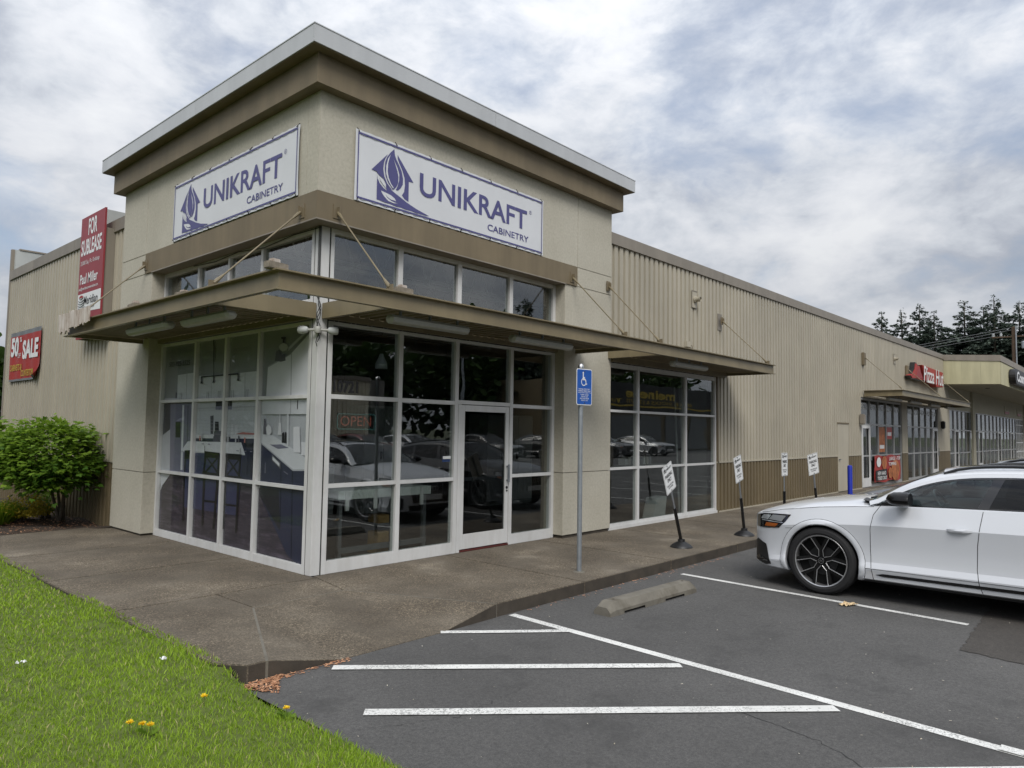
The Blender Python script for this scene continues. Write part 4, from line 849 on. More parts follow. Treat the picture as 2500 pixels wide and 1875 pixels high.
# ================================================================ things at the windows and inside
t = thing('neon_sign', 'unlit neon OPEN sign, given a faint glow, hung behind the left door-side window', 'sign', (.9, .36, 1.74))
nr = emis('neon_red', (.36, .085, .06), .10); ng = emis('neon_teal', (.08, .22, .22), .08)  # slight emission added so the unlit tubes show in the dark room
put_text(MB(), 'OPEN', (.66, .36, 1.765), (1, 0, 0), (0, 0, 1), .47, .125, 0, 0.).build('lettering', nr, t)
mb = MB(); P = []
for cx, cz, a in ((1.165, 1.885, 0), (.645, 1.885, 1), (.645, 1.755, 2), (1.165, 1.755, 3)): P += [(cx+.03*math.cos(rad(90*a+b)), .36, cz+.03*math.sin(rad(90*a+b))) for b in (0, 30, 60, 90)]
mb.tube(P+[P[0]], .006, 6); mb.build('tube_border', ng, t); MB().box(.63, .66, .38, .40, 1.72, 1.93).box(1.15, 1.18, .38, .40, 1.72, 1.93).build('backing', 'black', t); MB().tube([(.70, .37, 1.93), (.72, .37, 3.0)], .002, 4).tube([(1.12, .37, 1.93), (1.10, .37, 3.0)], .002, 4).build('hanging_wire', 'cable', t)
t = thing('display_table', 'white topped display table with bracket legs behind the glass', 'table', (1.7, .95, 0))
MB().box(.90, 2.50, .70, 1.5, .80, .915).build('table_top', mat('pale_melamine', (.72, .77, .75), .5), t, bevel=.004)
for x in (1.00, 1.46, 1.83, 2.28): MB().box(x, x+.05, .672, .698, .66, .91).build('bracket', 'white', t)
for x in (.95, 2.40):
    for y in (.75, 1.4): MB().box(x, x+.05, y, y+.05, 0, .80).build('leg', 'framed', t)
MB().box(.95, 2.45, .74, .80, .10, .17).build('stretcher', 'framed', t)
for i, (a, b) in enumerate(((.42, .53), (.09, .30))):
    t = thing('timber_offcut', ['short timber offcut lying higher under the display table', 'tall timber offcut standing lower under the display table'][i], 'timber', (1.78, .9, a)); MB().box(1.68, 1.87, .86, 1.1, a if i == 0 else 0, b).build('timber', mat('raw_timber', (.34, .22, .09), .8, var=.25, vscale=12), t, bevel=.004)
    if i == 0: MB().box(1.66, 1.90, .84, 1.2, .395, .418).build('support', 'framed', t)
t = thing('panel_board', 'pale board leaning inside the three-column window', 'board', (6.6, .6, 0)); MB().box(6.2, 6.88, .55, .58, 0, 1.95).build('panel', mat('board_grey', (.16, .175, .17), .7), t)
for i, x in enumerate((9.2, 9.42)):
    t = thing('leaning_pole', ['left one of two pale poles leaning inside the three-column window', 'right one of two pale poles leaning inside the three-column window'][i], 'pole', (x, .4, 0), 'poles leaning indoors'); MB().tube([(x, .35, 0), (x+.5, .75, 2.75)], .022, 8).build('pole', 'sheetrock', t)
t = thing('carton', 'small pale carton on the floor inside the three-column window', 'box', (8.55, .5, 0)); MB().prism([(8.25, .42, 0), (8.72, .42, 0), (8.80, .42, .42), (8.40, .42, .40)], (0, .25, 0)).build('carton', 'sheetrock', t)
t = thing('sample_books', 'row of sample books standing on a ledge inside the three-column window', 'books', (7.9, .5, 1.1))
MB().box(7.2, 8.88, .42, .70, 1.055, 1.095).build('ledge', 'intwall', t)
for i in range(9): MB().box(7.28+i*.11, 7.28+i*.11+.09, .46, .62, 1.10, 1.22+.05*random.random()).build('sample_book', ('sheetrock', 'lens', 'framed')[i % 3], t)
for i, (x, y) in enumerate(((1.2, 3.2), (3.0, 2.6), (4.2, 3.6))):
    t = thing('pendant_lamp', ['left', 'middle', 'right'][i]+' one of three pale bell lamps hanging inside behind the door-side windows', 'lamp', (x, y, 2.9), 'bell lamps indoors'); MB().lathe((x, y, 2.75), [(.11, 0), (.10, .10), (.05, .2), (.03, .26)], 14).build('shade', 'joist', t, smooth=40); MB().tube([(x, y, 3.0), (x, y, 4.6)], .006, 5).build('cord', 'cable', t)
for i, (x, y, w, h, lb) in enumerate(((.9, 5.0, 1.2, 2.2, 'left'), (2.5, 5.2, 1.4, .95, 'low middle'), (4.3, 4.8, 1.0, 2.2, 'right'), (7.3, 4.2, 1.6, 2.1, 'far right'))):
    t = thing('display_cabinet', lb+' display cabinet standing deep inside the showroom', 'cabinet', (x, y, 0), 'display cabinets indoors'); MB().box(x, x+w, y, y+.6, 0, h).build('carcass', 'sheetrock', t, bevel=.005); n = int(w/.45)
    for k in range(n): MB().box(x+w*k/n+.01, x+w*(k+1)/n-.01, y-.02, y-.001, .1, h-.02).build('cabinet_door', 'white' if i % 2 else 'joist', t, bevel=.004); MB().box(x+w*(k+1)/n-.07, x+w*(k+1)/n-.05, y-.045, y-.021, h*.5, h*.5+.15).build('handle', 'black', t)
# twin floodlight and cables on the corner post
t = thing('floodlight', 'white twin-head floodlight on the corner post under the canopy', 'lamp', (.19, .19, 2.93))
MB().lathe((.175, .175, 2.90), [(.035, -.04), (.042, -.025), (.042, .025), (.035, .04)], 16).build('mount', 'lampw', t, smooth=40)
for s, d in ((0, Vector((-.35, .55, 0))), (1, Vector((.70, -.30, 0)))):
    d.normalize(); p = Vector((.165, .165, 2.90)); MB().tube([p, p+d*.09, p+d*.12], .016, 8).build('arm', 'lampw', t)
    q = p+d*.12; h = MB(); h.tube([q, q+d*.02, q+d*.06, q+d*.10, q+d*.115], [.025, .04, .048, .050, .045], 16); hd = h.build('lamp_head', 'sheetrock', t, smooth=45); MB().tube([q+d*.116, q+d*.120], .042, 16).build('lens', 'lens', hd)
t = thing('cable', 'loose black cable running down the corner post to the floodlight', 'cable', (.18, .18, 3.0))
mb = MB()
for k in range(3): mb.tube([(.181-.01*k, .181+.006*k, z) if z > 3.0 or z < 2.9 else (.16, .17, z) for z in (4.16, 3.9, 3.6, 3.3)]+[(.175+.02*math.sin(k+j), .165+.015*math.cos(2*k+j), 3.2-.05*j) for j in range(9+k)], .005, 5)
mb.tube([(.185, .20, 4.15), (.18, .8, 4.155), (.17, 1.5, 4.10), (.17, 2.2, 4.155), (.18, 2.9, 4.12), (.18, 3.6, 4.155)], .006, 5); mb.build('cable', 'cable', t)
# wall fittings
def vent(x, z, label):
    t = thing('wall_vent', label, 'vent', (x, YR, z), 'square wall vents'); MB().box(x-.11, x+.11, YR-.015, YR+.01, z-.18, z+.18).build('plate', 'tan', t); MB().box(x-.125, x+.125, YR-.022, YR-.014, z+.172, z+.186).box(x-.125, x+.125, YR-.022, YR-.014, z-.186, z-.172).box(x-.125, x-.111, YR-.022, YR-.014, z-.172, z+.172).build('frame', 'cap', t)
    MB().lathe((x+.01, YR-.016, z), [(.075, 0), (.075, -.03), (.055, -.035), (.055, -.13), (.06, -.14), (.045, -.14), (.04, -.05)], 16, 'y').build('pipe_stub', 'tan', t, smooth=40)
vent(9.24, 4.575, 'square vent with pipe stub on the wall over the three-column window'); vent(24.9, 4.62, 'square vent with pipe stub high on the far wall')
t = thing('junction_box', 'small tan junction box with bent conduit above the second canopy section', 'box', (8.9, YR, 3.5)); MB().box(8.82, 8.98, YR-.07, YR, 3.52, 3.64).build('box', 'tan', t, bevel=.006); MB().tube([(8.98, YR-.035, 3.58), (9.06, YR-.035, 3.585), (9.11, YR-.035, 3.55), (9.12, YR-.035, 3.26)], .012, 7).tube([(8.90, YR-.035, 3.52), (8.90, YR-.035, 3.26)], .012, 7).build('conduit', 'tan', t, smooth=True)

# ================================================================ street furniture
def rrect(w, h, r, n=4):
    P = []
    for cx, cz, a in ((w/2-r, h/2-r, 0), (-w/2+r, h/2-r, 90), (-w/2+r, -h/2+r, 180), (w/2-r, -h/2+r, 270)): P += [(cx+r*math.cos(rad(a+90*k/n)), cz+r*math.sin(rad(a+90*k/n))) for k in range(n+1)]
    return P
def plate(mb, c, w, h, r, y, th, m=0): mb.prism([(c[0]+x, y, c[1]+z) for x, z in rrect(w, h, r)], (0, th, 0), m); return mb
t = thing('accessible_parking_sign', 'blue wheelchair parking sign on a tall grey post by the kerb', 'sign', (2.727, -1.82, 0)); bx_, by_ = 2.727, -1.82
MB().tube([(bx_, by_, -.02), (bx_, by_, 2.54)], .030, 16).build('post', 'galv', t, smooth=40); MB().lathe((bx_, by_, 2.535), [(.036, 0), (.036, .02), (.030, .045), (.016, .058), (.002, .062)], 16).build('post_cap', 'silver', t, smooth=40)
MB().lathe((bx_, by_, .001), [(.075, 0), (.06, .008), (.032, .010)], 16).build('grout_collar', 'conc', t)
yp = by_-.034; cz, cx = 2.30, 2.752
plate(MB(), (cx, cz), .305, .457, .028, yp-.003, .003).build('plate', 'white', t); plate(MB(), (cx, cz), .285, .437, .020, yp-.0045, .001).build('blue_field', 'blue', t)
e = -.0062+yp; mb = MB(); sx, sz, k = cx-.015, cz+.085, .115
ring(mb, (sx, e, sz-.022), .050, .011, (1, 0, 0), (0, 0, 1), 24); mb.poly([(sx-.022, e-.0012, sz-.0), (sx-.004, e-.0012, sz+.02), (sx-.004, e-.0012, sz+.078), (sx-.022, e-.0012, sz+.078)]); mb.add([(sx-.013+.013*math.cos(a), e-.0012, sz+.092+.013*math.sin(a)) for a in [i*math.pi/6 for i in range(12)]], [tuple(range(12))])
for P in ([(-.022, .03), (.022, .03), (.022, .040), (-.004, .040)], [(-.022, .0), (.03, .0), (.03, .012), (-.022, .012)], [(.02, .012), (.046, -.058), (.056, -.055), (.032, .012)], [(.044, -.060), (.066, -.050), (.062, -.041), (.044, -.049)]): mb.poly([(sx+x, e-.0013, sz+z) for x, z in P])
mb.build('wheelchair_symbol', 'white', t)
for i, (s, w) in enumerate((('PARKING WITH D.M.V.', .23), ('DISABLED PERMIT ONLY', .25), ('VIOLATORS SUBJECT TO', .25), ('TOWING UNDER', .16), ('ORS 811.620', .13), ('AND FINE UNDER', .18), ('ORS 811.615', .13))): put_text(MB(), s, (cx-w/2, e, cz-.035-.0235*i), (1, 0, 0), (0, 0, 1), w, .0155, 0, .01).build('lettering', 'white', t)
for dz in (.195, -.200): MB().lathe((cx, e-.004, cz+dz), [(.008, 0), (.007, .004)], 10, 'y').build('bolt', 'silver', t)
t.rotation_euler = (rad(.4), rad(-.5), rad(-3))
def parking_sign(x, y, lean, yaw, tilt, label, h0=.66):
    t = thing('reserved_parking_sign', label, 'sign', (0, 0, 0), 'reserved parking signs along the kerb')
    MB().lathe((0, 0, .002), [(.172, 0), (.168, .012), (.135, .042), (.085, .070), (.055, .085), (.052, .12), (.0, .125)], 24).build('base', 'black', t, smooth=35)
    st = MB().tube([(0, 0, .10), (0, 0, h0)], .026, 12).build('post', 'blackg', t, smooth=40)
    MB().box(-.020, .020, -.006, .006, h0-.05, 1.36).build('upper_post', 'framed', t)
    c = (0, 1.17); plate(MB(), c, .30, .44, .022, -.012, .003).build('plate', 'white', t)
    mb = MB(); P1, P2 = rrect(.285, .425, .018), rrect(.277, .417, .015); n = len(P1); mb.add([(x_, -.0138, 1.17+z_) for x_, z_ in P1]+[(x_, -.0138, 1.17+z_) for x_, z_ in P2], [(i, (i+1) % n, n+(i+1) % n, n+i) for i in range(n)]); mb.build('border', 'printblack', t)
    logo((-.145, -.0145, 1.285), (1, 0, 0), (0, 0, 1), (0, -1, 0), .095, 'emblem', t, 'printblack', 'white', .0008)
    for s, u, z, w, h, b in (('UNIKRAFT', -.055, 1.305, .165, .034, .018), ('PARKING', -.105, 1.195, .21, .058, .02), ('ONLY', -.062, 1.120, .124, .058, .02), ('VIOLATORS WILL', -.10, 1.055, .20, .026, .01), ('BE TOWED', -.065, 1.018, .13, .026, .01)): put_text(MB(), s, (u, -.0145, z), (1, 0, 0), (0, 0, 1), w, h, 0, b).build('lettering', 'printblack', t)
    for z in (1.365, .975): MB().lathe((0, -.018, z), [(.009, 0), (.008, .004)], 10, 'y').build('bolt', 'black', t)
    # the mast leans while the base stays flat
    R = Matrix.Translation((0, 0, .08)) @ Matrix.Rotation(rad(lean), 4, 'Y') @ Matrix.Rotation(rad(tilt), 4, 'X') @ Matrix.Translation((0, 0, -.08)) @ Matrix.Rotation(rad(yaw), 4, 'Z')
    for o in t.children:
        if o.name.split('.')[0] != 'base': o.matrix_local = R
    t.location = (x, y, .0)
parking_sign(5.42, -1.76, -25, 0, 2, 'UNIKRAFT PARKING ONLY sign leaning steeply, in front of the three-column window'); parking_sign(7.38, -1.89, -13, 0, 0, 'UNIKRAFT PARKING ONLY sign just right of the three-column window'); parking_sign(9.15, -1.90, 0, 0, 0, 'upright UNIKRAFT PARKING ONLY sign before the brown corrugated wall'); parking_sign(10.95, -1.90, -14, -22, 0, 'rightmost UNIKRAFT PARKING ONLY sign, leaning, nearest the blue bollard')
t = thing('bollard', 'round blue bollard beside the plain wall door', 'bollard', (16.75, -.8, 0)); MB().lathe((16.75, -.8, -.01), [(.064, 0), (.064, .87), (.058, .90), (.035, .912), (0.002, .917)], 20).build('post', 'bluepost', t, smooth=40)
# wheel stop with drainage notches
def wheel_stop():
    t = thing('wheel_stop', 'weathered concrete wheel stop in the empty bay', 'wheel stop', (2.475, -2.965, ASP)); L, W, H = 1.70, .23, .135; G = []
    us = [-L/2, -L/2+.002, -L/2+.09, -.62, -.618, -.24, -.238, .16, .162, .56, .562, L/2-.09, L/2-.002, L/2]
    for u in us:
        notch = (-.618 <= u <= -.24) or (.162 <= u <= .56); f = 1.0 if abs(u) < L/2-.05 else .55; zb = .028 if notch else 0
        G.append([(2.475+u*(1 if f == 1 else 1), -2.965+v*W*(1 if f == 1 else .92), ASP+max(z*H*(1 if f == 1 else .62), zb)) for v, z in ((-.5, 0), (-.5, .42), (-.30, .96), (-.22, 1.0), (.22, 1.0), (.30, .96), (.5, .42), (.5, 0))])
    mb = MB(); mb.grid(G); mb.poly(G[0][::-1]); mb.poly(G[-1]); mb.build('block', 'conc', t, bevel=.004)
    for u in (-.66, .70): MB().lathe((2.475+u, -2.965, ASP+H-.004), [(.016, 0), (.016, .006), (.006, .009)], 10).build('anchor_pin', 'kerb', t)
    t.rotation_euler = (0, 0, rad(-2.4))
wheel_stop()
t = thing('paper_litter', 'crumpled brown paper bag lying on the painted line by the white car', 'litter', (3.93, -4.62, ASP)); mb = MB(); G = []
for j in range(8): G.append([(3.93+(i-5)*.016+random.uniform(-.007, .007), -4.62+(j-3.5)*.014-(i-5)*.008+random.uniform(-.008, .008), ASP+.008+abs(random.gauss(.012, .010))) for i in range(11)])
mb.grid(G); mb.build('paper', 'paper', t)
def flakes(name, pts, size, hue, mt, label):
    n = len(pts); V = np.zeros((n, 4, 3)); a = RNG.uniform(0, 6.28, n); P = np.asarray(pts); tl_ = RNG.uniform(-.5, .5, (n, 2))
    for k, (u, v) in enumerate(((-1, -.35), (1, -.35), (1, .35), (-1, .35))): V[:, k, 0] = P[:, 0]+size*(u*np.cos(a)-v*np.sin(a)); V[:, k, 1] = P[:, 1]+size*(u*np.sin(a)+v*np.cos(a)); V[:, k, 2] = P[:, 2]+size*(.35+.5*(u*tl_[:, 0]+v*tl_[:, 1]))
    me = bpy.data.meshes.new(name); me.from_pydata(V.reshape(-1, 3).tolist(), [], [(4*i, 4*i+1, 4*i+2, 4*i+3) for i in range(n)]); h = me.attributes.new('hue', 'FLOAT', 'POINT'); h.data.foreach_set('value', np.repeat(hue, 4).astype(np.float32)); me.materials.append(M[mt])
    o = bpy.data.objects.new(name, me); COL.objects.link(o); tag(o, label, None, None, 'stuff')
n = 520; s = RNG.random(n)**.8; px = -1.93+s*.34; py = -2.235-RNG.random(n)*(.02+.30*np.maximum(0, 1-np.abs(px+1.80)/.17)); pz = ASP+.012*RNG.random(n)
n2 = 110; px2 = RNG.uniform(-1.65, -1.0, n2); py2 = -2.245-RNG.random(n2)**2*.07
n3 = 150; px3 = RNG.uniform(1.2, 6.2, n3); py3 = -2.24-RNG.random(n3)**2*.12
px, py, pz = np.concatenate([px, px2, px3]), np.concatenate([py, py2, py3]), np.concatenate([pz, np.full(n2+n3, ASP+.002)])
flakes('wood_chips', np.stack([px, py, pz], 1), RNG.uniform(.008, .017, len(px)), RNG.random(len(px)), 'chip', 'orange wood chips drifted against the kerb foot')
n = 330; px = RNG.uniform(-1.9, 8, n); py = -2.4-RNG.random(n)**1.3*5.5; q = 80; px = np.concatenate([px, RNG.uniform(-1.9, 5, q)]); py = np.concatenate([py, RNG.uniform(-2.1, .1, q)]); pz = np.where(py > -2.2, .003, ASP+.003)
kk = ~((px > -1.75) & (px < .85) & (py > -2.24) & (py < -.6)); px, py, pz = px[kk], py[kk], pz[kk]
flakes('fallen_petals', np.stack([px, py, pz], 1), RNG.uniform(.003, .0085, len(px)), RNG.random(len(px)), 'petal', 'pale petals and seeds scattered over the asphalt')

# ================================================================ shop sign, window banner and posters on the far shopfront
t = thing('pizza_sign', 'red illuminated-letter pizza shop sign on the far corrugated wall', 'sign', (29.6, YR, 4.2))
hat = [(27.1, 3.98), (27.5, 4.08), (27.85, 4.28), (27.95, 4.50), (28.2, 4.50), (28.25, 4.44), (28.6, 4.44), (28.75, 4.22), (29.1, 4.02), (29.4, 3.93), (28.7, 3.88), (28.0, 3.92), (27.4, 3.88)]
MB().prism([(x+.25, YR-.22, z) for x, z in hat], (0, .20, 0)).build('hat_emblem', 'red2', t, bevel=.008); MB().prism([(x*1.0+.25+(x-28.3)*.06, YR-.19, (z-4.15)*1.16+4.15) for x, z in hat], (0, .17, 0)).build('hat_edge', 'black', t); MB().prism([(x+.25, YR-.23, z) for x, z in ((27.95, 3.98), (28.3, 3.93), (29.0, 3.97), (28.6, 4.30), (28.25, 4.36))], (0, .008, 0)).build('hat_panel', 'red', t)
MB().prism([(x, YR-.26, z) for x, z in ((29.1, 4.52), (32.9, 4.46), (32.9, 3.80), (31.5, 3.74), (31.3, 3.86), (29.5, 3.90))], (0, .24, 0)).build('backing', 'red2', t, bevel=.02)
put_text(MB(), 'Pizza Hut', (29.25, YR-.275, 3.84), (1, 0, 0), (0, 0, 1), 3.55, .66, 0, .012, shear=.1).build('lettering', 'white', t)
t = thing('pizza_banner', 'red pizza offer banner tied across the far shopfront window', 'banner', (23.5, -.03, .1)); yb = -.045
MB().grid([[(21.9+3.3*i/16, yb+.012*math.sin(i*1.7+j), .14+.90*j/6+.03*math.sin(i*.8)*(1 if j in (0, 6) else .3)) for i in range(17)] for j in range(7)]).build('sheet', 'red2', t, smooth=True)
MB().poly([(21.98, yb-.02, .20), (23.35, yb-.02, .22), (23.35, yb-.02, .58), (21.98, yb-.02, .55)]).build('caption_field', 'printblack', t); og = mat('pizza_orange', (.36, .12, .04), .6, var=.5, vscale=5)
mb = MB()
for cx, cz, r, k in ((24.4, .5, .38, 12), (23.0, .80, .24, 9), (23.75, .42, .2, 9)): mb.add([(cx+1.5*r*math.cos(2*math.pi*i/k)*random.uniform(.8, 1.1), yb-.021-.001*k, cz+r*math.sin(2*math.pi*i/k)) for i in range(k)], [tuple(range(k))])
mb.build('pizza_picture', og, t); MB().add([(22.35+.26*math.cos(a), yb-.024, .83+.17*math.sin(a)) for a in [i*math.pi/8 for i in range(16)]], [tuple(range(16))]).build('roundel', 'white', t)
for s, x, z, w, h in (('NEW HAND', 22.15, .38, 1.0, .13), ('TOSSED CRUST', 22.12, .22, 1.15, .12), ('LARGE 1-TOP', 23.6, .86, 1.5, .13), ('TOPPING', 23.5, .68, 1.0, .12)): put_text(MB(), s, (x, yb-.036, z), (1, 0, 0), (0, 0, 1), w, h, 0, .02).build('lettering', 'white', t)
for i, (x0, x1, z0, z1) in enumerate(((22.95, 23.7, 1.16, 2.05), (23.95, 24.65, 1.62, 2.05))):
    t = thing('window_poster', ['tall orange pizza poster in the far shopfront window', 'short red poster in the far shopfront window, over the offer banner'][i], 'poster', (x0, YR+.09, z0)); MB().box(x0, x1, YR+.052, YR+.056, z0, z1).build('sheet', og if i == 0 else 'red2', t)
    MB().box(x0+.1, x1-.1, YR+.048, YR+.0515, z0+.12, z0+.25).build('caption', 'white', t)

# ================================================================ neighbouring wing
wing = thing('shop_wing', 'cream shop wing with deep overhanging fascia beyond the corrugated building', 'building', (34, 0, 0)); XW, YF = 33.30, -2.16
for i in range(3):
    a, b = YR-.73*i, YR-.73*(i+1); fa, fb = 4.16-.02*i, 4.14-.02*i; ga, gb = 5.25-.05*i, 5.20-.05*i
    MB().add([(XW, a-.003, fa), (XW, b+.003, fb), (XW, b+.003, gb), (XW, a-.003, ga), (XW+.1, a-.003, fa), (XW+.1, b+.003, fb), (XW+.1, b+.003, gb), (XW+.1, a-.003, ga)], [(0, 3, 2, 1), (4, 5, 6, 7), (0, 1, 5, 4), (3, 7, 6, 2)]).build('fascia_board', 'cream', wing)
MB().box(XW+.103, 64, YF, YF+.1, 4.10, 5.11).build('fascia', 'cream', wing)
MB().add([(XW-.03, YR, 5.27), (XW-.03, YF-.03, 5.11), (XW-.03, YF-.03, 5.38), (XW-.03, YR, 5.52), (XW+.2, YR, 5.27), (XW+.2, YF-.03, 5.11), (XW+.2, YF-.03, 5.38), (XW+.2, YR, 5.52)], [(0, 3, 2, 1), (3, 7, 6, 2), (4, 5, 6, 7), (0, 1, 5, 4), (1, 2, 6, 5)]).box(XW+.201, 64, YF-.03, YF+.15, 5.115, 5.385).build('parapet_cap', 'cap', wing)
MB().box(XW+.1, 64, YF+.1, YR+.3, 4.12, 4.16).build('soffit', 'creamd', wing); MB().box(34.42, 64, YR, YR+.15, 3.06, 4.12).box(34.42, 34.5, YR+.15, 6, 0, 4).box(34.5, 64, 5, 5.1, 0, 4).box(34.42, 64, YR+.2, 12, 4.16, 5.0).build('wall', 'creamd', wing)
MB().box(34.45, 64, YR+.2, 5, -.2, 0).build('interior_floor', 'intfloor', wing); MB().box(39.66, 40.35, YR-.10, YR, 0, 4.12).box(59.7, 60.4, YR-.1, YR+.1, 0, 4.12).build('pilaster', 'creamd', wing)
FW = [(0, .12), (.92, .98), (2.03, 2.10), (3.0, 3.06)]
far_front(34.5, 39.6, 5, (1,), wing, rows=FW); far_front(40.4, 56.0, 12, (1, 6, 10), wing, rows=FW)
cl = [(56.05+.88*i, 56.05+.88*i+.06) for i in range(5)]; glazed(wing, 'glazed_roller_door', 'R', YR+.02, *lattice(cl, [(0, .3), (.72, .8), (1.35, 1.42), (2.0, 2.07), (2.6, 2.66), (3.0, 3.06)]))
MB().lathe((36.6, -1.2, 4.10), [(.10, 0), (.09, .02)], 14).build('downlight', 'black', wing)
for i, x in enumerate((50.8, 56.4)):
    MB().box(x, x+2.0, YR-.03, YR-.002, 3.24, 3.76).build('wall_plaque', 'creamd', wing); MB().box(x+.1, x+1.9, YR-.036, YR-.031, 3.26, 3.42).build('plaque_stripe', 'red', wing)
t = thing('wing_shop_sign', 'black round-ended sign with white Cosmo lettering on the cream fascia', 'sign', (36.5, YF, 4.6)); P = [(35.6+.45+.45*math.cos(rad(a)), 4.60+.36*math.sin(rad(a))) for a in range(90, 271, 20)]+[(41.5, 4.24), (41.5, 4.96)]
MB().prism([(x, YF-.28, z) for x, z in P], (0, .26, 0)).build('backing', 'black', t, bevel=.02); put_text(MB(), 'Cosmo', (36.0, YF-.295, 4.36), (1, 0, 0), (0, 0, 1), 3.3, .50, 0, .04).build('lettering', 'white', t)
# ================================================================ cars
def lerp_tab(tab, u):
    """smooth (monotone cubic-ish) lookup in [(u, value)]"""
    xs_ = [t[0] for t in tab]; ys_ = [t[1] for t in tab]
    if u <= xs_[0]: return ys_[0]
    if u >= xs_[-1]: return ys_[-1]
    i = max(k for k in range(len(xs_)-1) if xs_[k] <= u); h = xs_[i+1]-xs_[i]; t = (u-xs_[i])/h
    def sl(k):
        if k == 0 or k == len(xs_)-1: return (ys_[min(k+1, len(xs_)-1)]-ys_[max(k-1, 0)])/(xs_[min(k+1, len(xs_)-1)]-xs_[max(k-1, 0)])
        a = (ys_[k]-ys_[k-1])/(xs_[k]-xs_[k-1]); b = (ys_[k+1]-ys_[k])/(xs_[k+1]-xs_[k])
        return 0 if a*b <= 0 else 2*a*b/(a+b)
    m0, m1 = sl(i)*h, sl(i+1)*h
    return (2*t**3-3*t*t+1)*ys_[i]+(t**3-2*t*t+t)*m0+(-2*t**3+3*t*t)*ys_[i+1]+(t**3-t*t)*m1
HW = [(0, .60), (.03, .70), (.08, .79), (.18, .872), (.33, .930), (.55, .966), (.85, .983), (1.3, .985), (3.4, .985), (4.0, .978), (4.45, .95), (4.75, .90), (4.92, .80), (4.985, .66)]
WB = [(0, .30), (.06, .255), (.2, .225), (.45, .215), (.7, .225), (1.2, .235), (3.5, .245), (4.3, .27), (4.7, .34), (4.985, .45)]
WBELT = [(0, .825), (.06, .862), (.2, .905), (.5, .966), (.9, 1.03), (1.4, 1.075), (2.0, 1.105), (3.0, 1.135), (4.0, 1.17), (4.6, 1.165), (4.985, 1.10)]
WCEN = [(0, .85), (.06, .895), (.2, .955), (.5, 1.04), (.9, 1.105), (1.35, 1.145), (1.6, 1.12), (2.0, 1.105), (4.4, 1.17), (4.985, 1.12)]
def section(u):
    hw, wb, wt, wc = (lerp_tab(t, u) for t in (HW, WB, WBELT, WCEN)); e = min(1, u/.45)*min(1, (4.985-u)/.4)   # crease strength fades at both ends
    s = wt/1.09; hood = max(0, min(1, (1.55-u)/.25))
    P = [(0, wb), (hw-.22, wb), (hw-.050*e-.02, wb+.004), (hw-.022*e-.006, wb+.022), (hw-.006*e, .345*s), (hw+.004*e, .368*s), (hw+.006*e, .388*s), (hw-.022*e, .450*s), (hw-.031*e, .53*s), (hw-.024*e, .66*s), (hw-.010*e, .80*s), (hw-.001, .868*s), (hw-.013*e-.002, .905*s), (hw-.042*e-.006, .985*s), (hw-.074*e-.012, wt-.012), (hw-.090*e-.02, wt)]
    k = hw-.090*e-.02
    P += [(k*.955, wt+(wc-wt)*.10*hood+.004), (k*.90, wt+(wc-wt)*.34*hood+.004*hood), (k*.80, wt+(wc-wt)*.60*hood), (k*.62, wt+(wc-wt)*.80*hood), (k*.35, wt+(wc-wt)*.95*hood), (0, wt+(wc-wt)*(1 if hood else 0))]
    return P
def side_v(u, w):
    P = section(u)[2:16]
    for (v0, w0), (v1, w1) in zip(P[:-1], P[1:]):
        if w0 <= w <= w1: return v0+(v1-v0)*(w-w0)/max(w1-w0, 1e-6)
    return P[-1][0] if w > P[-1][1] else P[0][0]
CANT = [(1.50, 1.085, .900), (1.62, 1.165, .862), (1.75, 1.250, .822), (1.90, 1.330, .783), (2.06, 1.395, .750), (2.25, 1.447, .722), (2.5, 1.482, .700), (2.9, 1.50, .684), (3.3, 1.49, .676), (3.7, 1.455, .674), (4.1, 1.39, .680), (4.45, 1.29, .70), (4.75, 1.185, .74)]
def cant(u): return (lerp_tab([(a, b) for a, b, c in CANT], u), lerp_tab([(a, c) for a, b, c in CANT], u))
ROOF = [(1.98, 1.555), (2.2, 1.60), (2.6, 1.625), (3.1, 1.622), (3.6, 1.59), (4.0, 1.53), (4.75, 1.25)]
